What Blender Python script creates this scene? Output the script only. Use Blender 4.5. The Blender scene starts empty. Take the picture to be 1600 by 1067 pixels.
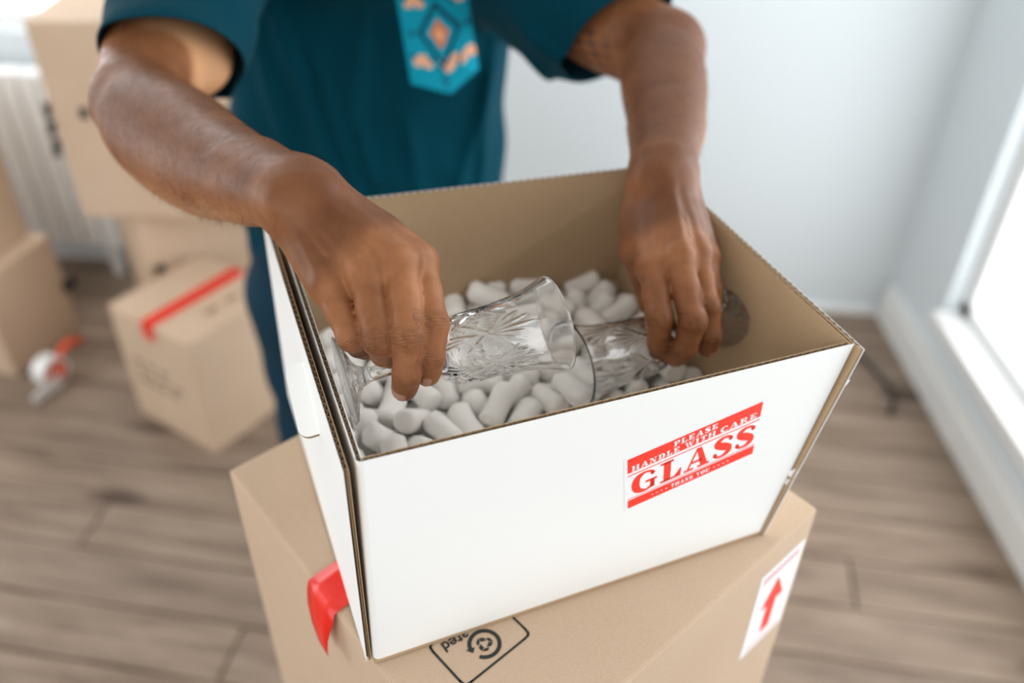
import bpy, bmesh, math, random
import numpy as np
from mathutils import Vector, Matrix

# ------------------------------------------------------------------ camera, world, light, exposure
scene = bpy.context.scene
COL = scene.collection
FPX = 1380.0
PITCH, ROLL = math.radians(37.01), math.radians(0.905)
CAM = np.array([0.0, 0.0, 1.75])
_r0 = np.array([1.0, 0, 0]); FW = np.array([0, math.cos(PITCH), -math.sin(PITCH)]); _u0 = np.cross(_r0, FW)
RT = math.cos(ROLL)*_r0 + math.sin(ROLL)*_u0
UP = -math.sin(ROLL)*_r0 + math.cos(ROLL)*_u0
cam_d = bpy.data.cameras.new('camera'); cam = bpy.data.objects.new('camera', cam_d); COL.objects.link(cam)
cam_d.sensor_width = 36.0; cam_d.lens = FPX/1600*36; cam_d.clip_start = 0.05
cam.matrix_world = Matrix(((RT[0], UP[0], -FW[0], CAM[0]), (RT[1], UP[1], -FW[1], CAM[1]), (RT[2], UP[2], -FW[2], CAM[2]), (0, 0, 0, 1)))
cam_d.dof.use_dof = True; cam_d.dof.focus_distance = 0.585; cam_d.dof.aperture_fstop = 2.6
scene.camera = cam
vs = scene.view_settings
vs.view_transform = 'Standard'; vs.look = 'None'; vs.gamma = 1.0; vs.use_curve_mapping = False
vs.exposure = 0.0
world = bpy.data.worlds.new('daylight'); scene.world = world; world.use_nodes = True
bg = world.node_tree.nodes['Background']; bg.inputs[0].default_value = (0.96, 0.98, 1.0, 1); bg.inputs[1].default_value = 0.8

def area_light(name, loc, target, sx, sy, power, col):
    d = bpy.data.lights.new(name, 'AREA'); d.shape = 'RECTANGLE'; d.size = sx; d.size_y = sy; d.energy = power; d.color = col
    o = bpy.data.objects.new(name, d); COL.objects.link(o); o.location = loc
    o.rotation_euler = (Vector(target)-Vector(loc)).to_track_quat('-Z', 'Y').to_euler()
    return o
area_light('window_daylight_behind_camera', (-1.1, -1.75, 1.75), (-0.1, 0.8, 1.05), 2.4, 2.2, 33, (1.0, 0.955, 0.90))  # added key light standing in for unseen windows behind the camera, none built

# ------------------------------------------------------------------ pixel helpers (1600 x 1067 frame -> points in the room)
def ray(px, py): return FW + (px-800)/FPX*RT - (py-533.5)/FPX*UP
def U(px, py, dep): return CAM + dep*ray(px, py)
def onz(px, py, z):
    r = ray(px, py); return CAM + r*((z-CAM[2])/r[2])
def onplane(px, py, p0, n):
    r = ray(px, py); return CAM + r*(np.dot(np.asarray(p0)-CAM, n)/np.dot(r, n))
def nrm(v): v = np.asarray(v, float); return v/np.linalg.norm(v)
def lin(r, g, b):
    f = lambda c: (c/255/12.92 if c/255 <= 0.04045 else ((c/255+0.055)/1.055)**2.4)
    return (f(r), f(g), f(b), 1.0)

# ------------------------------------------------------------------ object helpers
def link(o, parent=None):
    COL.objects.link(o)
    if parent is not None: o.parent = parent
    return o
def mesh_obj(name, verts, faces, mats, parent=None, smooth=False, mi=None):
    me = bpy.data.meshes.new(name)
    me.from_pydata([tuple(map(float, v)) for v in verts], [], [tuple(int(i) for i in f) for f in faces])
    for m in (mats if isinstance(mats, (list, tuple)) else [mats]): me.materials.append(m)
    if mi is not None: me.polygons.foreach_set('material_index', np.asarray(mi, np.int32))
    if smooth: me.polygons.foreach_set('use_smooth', np.ones(len(me.polygons), bool))
    me.update()
    return link(bpy.data.objects.new(name, me), parent)
def bm_obj(name, bm, mats, parent=None, smooth=False):
    me = bpy.data.meshes.new(name); bm.to_mesh(me); bm.free()
    for m in (mats if isinstance(mats, (list, tuple)) else [mats]): me.materials.append(m)
    if smooth: me.polygons.foreach_set('use_smooth', np.ones(len(me.polygons), bool))
    return link(bpy.data.objects.new(name, me), parent)
def tag(o, label, cat, group=None, kind=None):
    o['label'] = label
    if cat: o['category'] = cat
    if group: o['group'] = group
    if kind: o['kind'] = kind
    return o
def empty(name, loc=(0, 0, 0)):
    o = bpy.data.objects.new(name, None); o.empty_display_size = 0.05; COL.objects.link(o); o.location = loc
    return o
def adopt(child, parent):                       # child built in world space; keep it there under a parent at some location
    child.parent = parent
    child.matrix_parent_inverse = Matrix.Translation(-Vector(parent.location))
    return child
class MB:
    def __init__(s): s.v, s.f, s.m = [], [], []
    def quad(s, a, b, c, d, m=0):
        n = len(s.v); s.v += [a, b, c, d]; s.f.append((n, n+1, n+2, n+3)); s.m.append(m)
    def poly(s, pts, m=0):
        n = len(s.v); s.v += list(pts); s.f.append(tuple(range(n, n+len(pts)))); s.m.append(m)
    def hexa(s, p, m=0):                        # p: 8 points, 4 bottom ccw then 4 top
        n = len(s.v); s.v += list(p)
        for f in ((3, 2, 1, 0), (4, 5, 6, 7), (0, 1, 5, 4), (1, 2, 6, 5), (2, 3, 7, 6), (3, 0, 4, 7)):
            s.f.append(tuple(n+i for i in f)); s.m.append(m)
    def box(s, lo, hi, m=0):
        x0, y0, z0 = lo; x1, y1, z1 = hi
        s.hexa([(x0, y0, z0), (x1, y0, z0), (x1, y1, z0), (x0, y1, z0), (x0, y0, z1), (x1, y0, z1), (x1, y1, z1), (x0, y1, z1)], m)
    def slab(s, quad, n, t, m=0):               # quad of 4 pts extruded by n*t
        q = [np.asarray(a, float) for a in quad]; n = np.asarray(n)*t
        s.hexa(q+[a+n for a in q], m)
    def build(s, name, mats, parent=None, smooth=False): return mesh_obj(name, s.v, s.f, mats, parent, smooth, s.m)
def tube(path, rad, seg=8, cap=True):
    path = [np.asarray(p, float) for p in path]; V, F = [], []
    rad = rad if hasattr(rad, '__len__') else [rad]*len(path)
    t0 = nrm(path[1]-path[0]); a = nrm(np.cross(t0, [0.3, 0.2, 0.9])); 
    for i, p in enumerate(path):
        t = nrm(path[min(i+1, len(path)-1)]-path[max(i-1, 0)]); a = nrm(a-t*np.dot(a, t)); b = np.cross(t, a)
        for j in range(seg):
            th = 2*math.pi*j/seg; V.append(p+rad[i]*(math.cos(th)*a+math.sin(th)*b))
    for i in range(len(path)-1):
        for j in range(seg):
            F.append((i*seg+j, i*seg+(j+1) % seg, (i+1)*seg+(j+1) % seg, (i+1)*seg+j))
    if cap: F.append(tuple(range(seg-1, -1, -1))); F.append(tuple((len(path)-1)*seg+j for j in range(seg)))
    return V, F

# ------------------------------------------------------------------ materials
def mat(name, col, rough=0.6, spec=0.5, **kw):
    m = bpy.data.materials.new(name); m.use_nodes = True
    b = m.node_tree.nodes['Principled BSDF']; b.inputs['Base Color'].default_value = col
    b.inputs['Roughness'].default_value = rough; b.inputs['Specular IOR Level'].default_value = spec
    for k, v in kw.items(): b.inputs[k].default_value = v
    return m
class NT:
    def __init__(s, m): s.t = m.node_tree; s.b = s.t.nodes['Principled BSDF']
    def n(s, typ, **kw):
        x = s.t.nodes.new(typ)
        for k, v in kw.items():
            if hasattr(x, k) and not k[0].isupper(): setattr(x, k, v)
            else: x.inputs[k].default_value = v
        return x
    def l(s, a, b): s.t.links.new(a, b)
    def ramp(s, fac, stops):
        r = s.n('ShaderNodeValToRGB'); e = r.color_ramp.elements
        while len(e) < len(stops): e.new(0.5)
        for i, (p, c) in enumerate(stops): e[i].position = p; e[i].color = c
        s.l(fac, r.inputs[0]); return r.outputs[0]
    def math(s, op, a, b=None):
        x = s.n('ShaderNodeMath', operation=op)
        for i, v in enumerate((a, b)):
            if v is None: continue
            if isinstance(v, (int, float)): x.inputs[i].default_value = v
            else: s.l(v, x.inputs[i])
        return x.outputs[0]
    def mix(s, fac, a, b, mode='MIX'):
        x = s.n('ShaderNodeMix', data_type='RGBA', blend_type=mode)
        for sock, v in ((x.inputs[0], fac), (x.inputs[6], a), (x.inputs[7], b)):
            if isinstance(v, (int, float, tuple)): sock.default_value = v
            else: s.l(v, sock)
        return x.outputs[2]
    def noise(s, vec, scale, detail=3, rough=0.5):
        x = s.n('ShaderNodeTexNoise', Scale=scale, Detail=detail, Roughness=rough)
        if vec is not None: s.l(vec, x.inputs['Vector'])
        return x.outputs['Fac']
    def coord(s, kind='Object', scale=None, rot=None):
        c = s.n('ShaderNodeTexCoord').outputs[kind]
        if scale is not None or rot is not None:
            mp = s.n('ShaderNodeMapping')
            if scale: mp.inputs['Scale'].default_value = scale
            if rot: mp.inputs['Rotation'].default_value = rot
            s.l(c, mp.inputs[0]); c = mp.outputs[0]
        return c
    def bump(s, h, strength, dist):
        x = s.n('ShaderNodeBump', Strength=strength, Distance=dist); s.l(h, x.inputs['Height']); s.l(x.outputs[0], s.b.inputs['Normal']); return x
def kraft(name, c0, c1, stripe=0.0):
    m = mat(name, c0, 0.75, 0.25); t = NT(m)
    co = t.coord('Object')
    f = t.noise(co, 9, 4); g = t.noise(co, 600, 2)
    c = t.mix(f, c0, c1); c = t.mix(0.25, c, t.ramp(g, [(0.35, (0.72, 0.70, 0.68, 1)), (0.65, (1, 1, 1, 1))]), 'MULTIPLY')
    t.l(c, t.b.inputs['Base Color']); t.bump(g, 0.08, 0.0006)
    return m
M_KRAFT = kraft('kraft_board', lin(203, 179, 155), lin(190, 164, 139))
M_KRAFT_IN = kraft('kraft_inner', lin(192, 166, 134), lin(178, 150, 117))
M_EDGE = kraft('board_edge', lin(168, 142, 110), lin(128, 102, 74))
M_KRAFT_FAR = kraft('kraft_far', lin(208, 184, 160), lin(195, 169, 144))
M_WHITE = mat('white_board', lin(238, 239, 238), 0.55, 0.35); _t = NT(M_WHITE)
_t.bump(_t.noise(_t.coord('Object'), 60, 3), 0.06, 0.002)
M_RED = mat('red_ink', lin(244, 64, 46), 0.5, 0.3)
M_INK = mat('dark_ink', lin(48, 52, 50), 0.6, 0.2)
M_PAPER = mat('sticker_paper', lin(240, 241, 243), 0.45, 0.4)
M_PINK = mat('pale_pink_ink', lin(222, 176, 180), 0.6, 0.2)
M_TAPE = mat('red_tape', lin(226, 44, 30), 0.28, 0.5); NT(M_TAPE).b.inputs['Transmission Weight'].default_value = 0.0
M_TAPE.node_tree.nodes['Principled BSDF'].inputs['Subsurface Weight'].default_value = 0.3
M_TAPE.node_tree.nodes['Principled BSDF'].inputs['Subsurface Radius'].default_value = (0.004, 0.001, 0.0006)
M_FOAM = mat('white_foam', lin(250, 247, 242), 0.9, 0.05, **{'Subsurface Weight': 0.0, 'Subsurface Radius': (0.006, 0.005, 0.0042), 'Subsurface Scale': 1.0})
_t = NT(M_FOAM); _v = _t.n('ShaderNodeTexVoronoi', Scale=700.0); _t.l(_t.coord('Object'), _v.inputs['Vector']); _t.bump(_v.outputs['Distance'], 0.18, 0.0008)
M_GLASS = bpy.data.materials.new('clear_crystal'); M_GLASS.use_nodes = True
M_GLASS.node_tree.nodes['Principled BSDF'].inputs['Transmission Weight'].default_value = 1.0
M_GLASS.node_tree.nodes['Principled BSDF'].inputs['Roughness'].default_value = 0.0
M_GLASS.node_tree.nodes['Principled BSDF'].inputs['IOR'].default_value = 1.52
M_GLASS.node_tree.nodes['Principled BSDF'].inputs['Base Color'].default_value = (1, 1, 1, 1)
# ------------------------------------------------------------------ SETTING: floor, walls, window
def wall_mat(name, c): 
    m = mat(name, c, 0.7, 0.2); t = NT(m); t.bump(t.noise(t.coord('Object'), 40, 3), 0.05, 0.003); return m
M_WALL = wall_mat('white_plaster', lin(214, 222, 226)); M_TRIM = mat('white_gloss_paint', lin(232, 233, 232), 0.35, 0.45)
M_WOOD = mat('worn_pine_boards', lin(150, 128, 108), 0.55, 0.35); t = NT(M_WOOD)
oi = t.n('ShaderNodeObjectInfo'); co = t.coord('Object', scale=(1.2, 9, 9)); 
sh = t.n('ShaderNodeVectorMath', operation='ADD'); t.l(co, sh.inputs[0])
cv = t.n('ShaderNodeCombineXYZ'); t.l(t.math('MULTIPLY', oi.outputs['Random'], 37.0), cv.inputs[0]); t.l(t.math('MULTIPLY', oi.outputs['Random'], 91.0), cv.inputs[1]); t.l(cv.outputs[0], sh.inputs[1])
g1 = t.noise(sh.outputs[0], 2.2, 6, 0.62)
c = t.ramp(g1, [(0.28, lin(94, 77, 63)), (0.5, lin(139, 119, 102)), (0.72, lin(166, 147, 129))])
c = t.mix(t.math('MULTIPLY', oi.outputs['Random'], 0.35), c, lin(118, 104, 92))
kv = t.n('ShaderNodeTexVoronoi', Scale=1.0); kc = t.coord('Object', scale=(2.3, 6.0, 1)); ks = t.n('ShaderNodeVectorMath', operation='ADD'); t.l(kc, ks.inputs[0]); t.l(cv.outputs[0], ks.inputs[1]); t.l(ks.outputs[0], kv.inputs['Vector'])
c = t.mix(t.ramp(kv.outputs['Distance'], [(0.12, (0.85, 0.85, 0.85, 1)), (0.25, (0, 0, 0, 1))]), c, lin(66, 48, 38))
t.l(c, t.b.inputs['Base Color']); t.bump(g1, 0.2, 0.004)

floor = mesh_obj('floor', [(-4.2, -2, -0.03), (2.6, -2, -0.03), (2.6, 4.2, -0.03), (-4.2, 4.2, -0.03)], [(0, 1, 2, 3)], mat('dark_subfloor', lin(84, 68, 56), 0.9, 0.1))
tag(floor, 'floor of worn brown pine boards', None, kind='structure')
rng = random.Random(5)
PW = 0.148; fyaw = math.radians(-9.0); fu = np.array([math.cos(fyaw), math.sin(fyaw), 0]); fv = np.array([-math.sin(fyaw), math.cos(fyaw), 0])
plank_mesh = {}
def plank(L, x, row):
    key = round(L, 2)
    if key not in plank_mesh:
        b = MB(); w = PW-0.003; e = 0.002
        b.hexa([(-L/2, -w/2, -0.025), (L/2, -w/2, -0.025), (L/2, w/2, -0.025), (-L/2, w/2, -0.025),
                (-L/2+e, -w/2+e, 0), (L/2-e, -w/2+e, 0), (L/2-e, w/2-e, 0), (-L/2+e, w/2-e, 0)])
        o = b.build('plank', M_WOOD); plank_mesh[key] = o.data
    else: o = bpy.data.objects.new('plank', plank_mesh[key]); COL.objects.link(o)
    p = np.array([0, 1.2, 0])+fu*x+fv*(row*PW)
    o.location = p; o.rotation_euler = (0, 0, fyaw); o.parent = floor
for row in range(-6, 16):
    x = -3.0+rng.choice([0, -0.5, -1.0, -0.3])
    while x < 2.0:
        L = rng.choice([1.8, 2.4, 2.1, 1.5]); plank(L-0.003, x+L/2, row); x += L

WB0, WB1 = np.array([1.285, 2.52, 0]), np.array([-3.2, 2.98, 0])     # foot of the back wall
bw = nrm(WB1-WB0); bn = np.array([-bw[1], bw[0], 0]); bn = bn if bn[1] > 0 else -bn
HC = 3.4
def wall_rect(s0, s1, z0, z1, base=WB0, d=bw, n=bn, t=0.12):
    p = lambda s, z: base+d*s+np.array([0, 0, z]); return [p(s0, z0), p(s1, z0), p(s1, z1), p(s0, z1)], n, t
LB = np.linalg.norm(WB1-WB0)
WL0, WL1, WZ0, WZ1 = 2.30, 4.1, 0.83, 2.9           # back-wall window (far left, behind the boxes)
b = MB()
for r in ((-0.15, WL0, 0, HC), (WL1, LB+0.2, 0, HC), (WL0, WL1, 0, WZ0), (WL0, WL1, WZ1, HC)):
    q, n, tt = wall_rect(*r); b.slab(q, n, tt)
wall_back = tag(b.build('wall_back', M_WALL), 'white plaster back wall', None, kind='structure')
b = MB(); XR = 1.285
RY0, RY1, RZ0, RZ1 = 0.10, 2.17, 0.245, 3.05        # tall window in the right wall
for (y0, y1, z0, z1) in ((-1.9, RY0, 0, HC), (RY1, 2.62, 0, HC), (RY0, RY1, 0, RZ0), (RY0, RY1, RZ1, HC)):
    b.box((XR, y0, z0), (XR+0.14, y1, z1))
wall_right = tag(b.build('wall_right', M_WALL), 'white right wall with a tall low-silled window', None, kind='structure')
b = MB(); b.box((-3.3, -1.9, 0), (-3.2, 0.3, HC)); b.box((-3.3, 2.1, 0), (-3.2, 3.1, HC)); b.box((-3.3, 0.3, 0), (-3.2, 2.1, 0.8)); b.box((-3.3, 0.3, 3.0), (-3.2, 2.1, HC))
tag(b.build('wall_left', M_WALL), 'white left wall of the room', None, kind='structure')
b = MB(); b.box((-3.3, -1.9, HC), (1.43, 3.15, HC+0.1)); tag(b.build('ceiling', wall_mat('grey_ceiling', lin(215, 214, 210))), 'pale ceiling', None, kind='structure')
M_PANE = bpy.data.materials.new('bright_frosted_pane'); M_PANE.use_nodes = True; tn = M_PANE.node_tree
tn.nodes.remove(tn.nodes['Principled BSDF']); em = tn.nodes.new('ShaderNodeEmission'); em.inputs[0].default_value = (0.97, 0.985, 1.0, 1); em.inputs[1].default_value = 4.0
tn.links.new(em.outputs[0], tn.nodes['Material Output'].inputs[0])
def window(idx, c0, d, n, s0, s1, z0, z1, label, nmull=1):
    p = lambda s, z, o: np.asarray(c0, float)+d*s+n*o+np.array([0, 0, z])
    e = empty('window_%d' % idx, p((s0+s1)/2, z0, 0.06)); tag(e, label, None, kind='structure')
    fw = 0.05; b = MB()
    for (a0, a1, b0, b1) in ((s0, s0+fw, z0, z1), (s1-fw, s1, z0, z1), (s0, s1, z0, z0+fw), (s0, s1, z1-fw, z1)):
        b.slab([p(a0, b0, 0.05), p(a1, b0, 0.05), p(a1, b1, 0.05), p(a0, b1, 0.05)], n, 0.05)
    adopt(b.build('window_frame', M_TRIM), e)
    k = nmull+1
    for i in range(k):
        a0 = s0+fw+(s1-s0-2*fw)*i/k; a1 = s0+fw+(s1-s0-2*fw)*(i+1)/k
        b = MB(); b.slab([p(a0+0.012, z0+fw, 0.085), p(a1-0.012, z0+fw, 0.085), p(a1-0.012, z1-fw, 0.085), p(a0+0.012, z1-fw, 0.085)], n, 0.004)
        adopt(b.build('pane', M_PANE), e)
    for i in range(1, k):
        a = s0+fw+(s1-s0-2*fw)*i/k; b = MB(); b.slab([p(a-0.02, z0+fw, 0.06), p(a+0.02, z0+fw, 0.06), p(a+0.02, z1-fw, 0.06), p(a-0.02, z1-fw, 0.06)], n, 0.035)
        adopt(b.build('mullion', M_TRIM), e)
    return e
window(1, (XR, 0, 0), np.array([0, 1., 0]), np.array([1., 0, 0]), RY0, RY1, RZ0, RZ1, 'tall bright window low in the right wall')
window(2, WB0, bw, bn, WL0, WL1, WZ0, WZ1, 'bright window in the back wall behind the boxes')
window(3, (-3.2, 0, 0), np.array([0, 1., 0]), np.array([-1., 0, 0]), 0.3, 2.1, 0.8, 3.0, 'window in the left wall')
# baseboards
b = MB(); b.box((XR-0.022, -1.9, 0), (XR, 2.5, 0.13)); b.box((XR-0.030, -1.9, 0), (XR-0.022, 2.5, 0.10)); b.box((XR-0.035, RY0-0.1, RZ0-0.03), (XR+0.055, RY1-.002, RZ0+.012))
tag(b.build('baseboard_right', M_TRIM), 'white baseboard and sill along the right wall', None, kind='structure')
b = MB(); q, n, tt = wall_rect(0.03, LB, 0, 0.02); b.slab(q, -n, 0.02)
tag(b.build('baseboard_back', M_TRIM), 'low white baseboard along the back wall', None, kind='structure')

# ------------------------------------------------------------------ WHITE CARTON with corrugated double walls
Z0 = CAM[2]-0.56195; HB = 0.1929; ZR = Z0+HB
FLb, FRb = onz(585, 1037, Z0), onz(1185, 835, Z0)
FLt = onz(557, 724, ZR)
fdir = nrm(FRb-FLb); fn = nrm(np.cross(fdir, FLt-FLb)); fn = fn if fn[1] < 0 else -fn      # outward normal of the front
FRt = onplane(1335, 537, FLb, fn)
BLt, BRt = onz(424, 325, ZR), onz(1025, 257, ZR)
ldir = nrm(BLt-FLt)
BLb = FLb+ldir*0.315; BRb = FRb+ldir*0.305
ctr = (FLb+FRb+BLb+BRb)/4
TH = 0.0038
def lerp(a, b, t): return a+(b-a)*t
def corrugated(name, bl, br, tr, tl, out, mats, parent, period=0.0068, th=TH):
    """panel between four corners (outer face), thickness inwards: two liners and a real flute between them"""
    b = MB(); out = np.asarray(out); w = np.linalg.norm(tr-tl); lt = 0.0005
    b.slab([bl, br, tr, tl], -out, lt, 0)
    q = [p-out*(th-lt) for p in (bl, br, tr, tl)]; b.slab(q, -out, lt, 1)
    n = max(4, int(w/period)*8); ps = []
    for i in range(n+1):
        s = i/n; o = th/2+(th/2-lt*1.2)*math.sin(s*w/period*2*math.pi)
        ps.append((lerp(bl, br, s)-out*o, lerp(tl, tr, s)-out*o))
    base = len(b.v)
    for p, q in ps: b.v += [p, q]
    for i in range(n):
        b.f.append((base+2*i, base+2*i+2, base+2*i+3, base+2*i+1)); b.m.append(2)
    return adopt(b.build(name, mats), parent)
carton = empty('packing_carton', ctr)
tag(carton, 'open white carton with a red fragile sticker, full of foam peanuts', 'box')
WK = [M_WHITE, M_KRAFT_IN, M_EDGE]
corrugated('front_panel', FLb+fdir*.0042, FRb, FRt, FLt+fdir*.0042, fn, WK, carton)
bnrm = nrm(np.cross(BRb-BLb, BLt-BLb)); bnrm = bnrm if bnrm[1] > 0 else -bnrm
corrugated('back_panel', BLb, BRb, BRt, BLt, bnrm, WK, carton)
lnr = nrm(np.cross(BLb-FLb, FLt-FLb)); lnr = lnr if lnr[0] < 0 else -lnr
corrugated('inner_side_panel', FLb+ldir*.0042, BLb, BLt, FLt+ldir*.0042, lnr, [M_WHITE, M_WHITE, M_EDGE], carton)
rnr = nrm(np.cross(BRb-FRb, FRt-FRb)); rnr = rnr if rnr[0] > 0 else -rnr
corrugated('inner_side_panel', FRb, BRb, BRt, FRt, rnr, [M_KRAFT_IN, M_KRAFT_IN, M_EDGE], carton)
# outer side panels stand a few millimetres off the inner ones
g = 0.0052; fo = -ldir*0.003
o1 = [FLb+lnr*(TH+.0012)+ldir*.003+np.array([0, 0, .001]), BLb+lnr*(g+TH), BLt+lnr*(g+TH)+np.array([0, 0, 0.001]), FLt+lnr*(g+TH)+fo-np.array([0, 0, 0.002])]
lp = corrugated('outer_side_panel', *o1, lnr, [M_WHITE, M_KRAFT_IN, M_EDGE], carton)
o2 = [FRb+rnr*(g+TH-0.004)+fo*0.5, BRb+rnr*(g+TH), BRt+rnr*(g+TH-0.002), FRt+rnr*(g+TH-0.002)+fo*1.5-np.array([0, 0, 0.002])]
rp = corrugated('outer_side_panel', *o2, rnr, [M_WHITE, M_KRAFT_IN, M_EDGE], carton)
b = MB(); b.slab([FLb, FRb, BRb, BLb], (0, 0, 1), 0.0035); adopt(b.build('bottom_panel', M_KRAFT_IN), carton)
# rounded folds at the two front corners
for (pb, pt, s, w) in ((FLb, FLt, lnr, 0.0042),):
    V, F = [], []
    for i in range(7):
        a = math.pi/2*i/6; d = fn*math.cos(a)+s*math.sin(a)
        V += [pb+fdir*w+ldir*w+d*w, pt+fdir*w+ldir*w+d*w]
    for i in range(6): F.append((2*i, 2*i+2, 2*i+3, 2*i+1))
    adopt(mesh_obj('corner_fold', V, F, M_WHITE, smooth=True), carton)
# torn liner bits on the raw edge at the right
rr = random.Random(2)
for (px, py, sz) in ((1322, 594, 0.005), (1312, 605, 0.0035), (1242, 738, 0.006), (1234, 752, 0.004), (1344, 545, 0.003)):
    c = onplane(px-3, py, FRt+rnr*(g+TH), fn)+fn*0.001; b = MB(); pts = []
    for i in range(9):
        a = 2*math.pi*i/9; r = sz*rr.uniform(0.5, 1.1); pts.append(c+fdir*math.cos(a)*r*0.7+np.array([0, 0, 1])*math.sin(a)*r+fn*rr.uniform(-0.001, 0.001))
    b.poly(pts); b.poly([p-fn*0.0015 for p in pts][::-1])
    for i in range(9): b.quad(pts[i], pts[i]-fn*0.0015, pts[(i+1) % 9]-fn*0.0015, pts[(i+1) % 9])
    adopt(b.build('torn_liner', M_PAPER), carton)
# folded-out hand-hole tab on the left outer panel
pl0 = o1[0]
def onleft(px, py): return onplane(px, py, pl0, lnr)
ta, tb = onleft(481, 566), onleft(508, 678)
td = nrm(tb-ta); tl_ = np.linalg.norm(tb-ta); tout = nrm(lnr*0.9+np.array([0, 0, -0.25])-td*0.1); tout = nrm(tout-td*np.dot(tout, td)); W_ = 0.017
tn_ = np.cross(td, tout); tn_ = tn_ if tn_[2] > 0 else -tn_
out2 = []
rc = 0.008
for (cx, cy, a0) in ((rc, W_-rc, 180), (tl_-rc, W_-rc, 90)):
    for i in range(6):
        a = math.radians(a0-i*18) ; out2.append((cx+rc*math.cos(a), cy+rc*math.sin(a)))
prof = [(0, 0)]+out2+[(tl_, 0)]
P = [ta+td*x+tout*y for x, y in prof]
b = MB(); b.poly([p+tn_*0.0032 for p in P]); b.poly([p for p in P][::-1], 1)
for i in range(len(P)):
    j = (i+1) % len(P); b.quad(P[i], P[j], P[j]+tn_*0.0032, P[i]+tn_*0.0032, 2)
tab = b.build('handle_tab', [M_WHITE, M_WHITE, M_EDGE]); adopt(tab, carton)
s0, s1 = onleft(508, 680), onleft(513, 704)
b = MB(); b.slab([s0+lnr*0.0002, s0+lnr*0.0002+td*0.002-ldir*0.0016, s1+lnr*0.0002, s1+lnr*0.0002+ldir*0.0008], lnr, 0.0002); adopt(b.build('cut_slit', M_EDGE), carton)

# ------------------------------------------------------------------ slab-serif lettering made of strokes
def stroke(pts, ws):
    """ribbon of varying width"""
    out = []; pts = [np.array(p, float) for p in pts]; L, R = [], []
    for i, p in enumerate(pts):
        d = pts[min(i+1, len(pts)-1)]-pts[max(i-1, 0)]; d = d/np.linalg.norm(d); n = np.array([-d[1], d[0]]); w = ws[i] if hasattr(ws, '__len__') else ws
        L.append(p+n*w/2); R.append(p-n*w/2)
    for i in range(len(pts)-1): out.append([R[i], R[i+1], L[i+1], L[i]])
    return out
def arc(cx, cy, rx, ry, a0, a1, n=18): return [(cx+rx*math.cos(math.radians(a0+(a1-a0)*i/n)), cy+ry*math.sin(math.radians(a0+(a1-a0)*i/n))) for i in range(n+1)]
def rect(x0, y0, x1, y1): return [[(x0, y0), (x1, y0), (x1, y1), (x0, y1)]]
T, S = 0.31, 0.11       # thick stem, thin slab (unit cap height)
def stem(x, y0=0, y1=1): return rect(x, y0, x+T, y1)
def slab(x, y, w): return rect(x, y, x+w, y+S)
def curve_w(a0, a1, n, thick=T*1.1, thin=S): return [thin+(thick-thin)*abs(math.cos(math.radians(a0+(a1-a0)*i/n)))**1.2 for i in range(n+1)]
def cat(pts, n=12):      # Catmull-Rom through (x, y, w)
    P = [np.array(p, float) for p in pts]; P = [2*P[0]-P[1]]+P+[2*P[-1]-P[-2]]; out = []
    for i in range(1, len(P)-2):
        for k in range(n):
            t = k/n; a, b, c, d = P[i-1], P[i], P[i+1], P[i+2]
            out.append(0.5*((2*b)+(c-a)*t+(2*a-5*b+4*c-d)*t*t+(3*b-a-3*c+d)*t**3))
    out.append(P[-2]); return out
def cs(pts): o = cat(pts); return stroke([p[:2] for p in o], [p[2]*1.18 if p[2] > .13 else p[2]*1.08 for p in o])
def ball(x, y, r): return [[(x+r*math.cos(2*math.pi*i/14), y+r*math.sin(2*math.pi*i/14)) for i in range(14)]]
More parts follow.
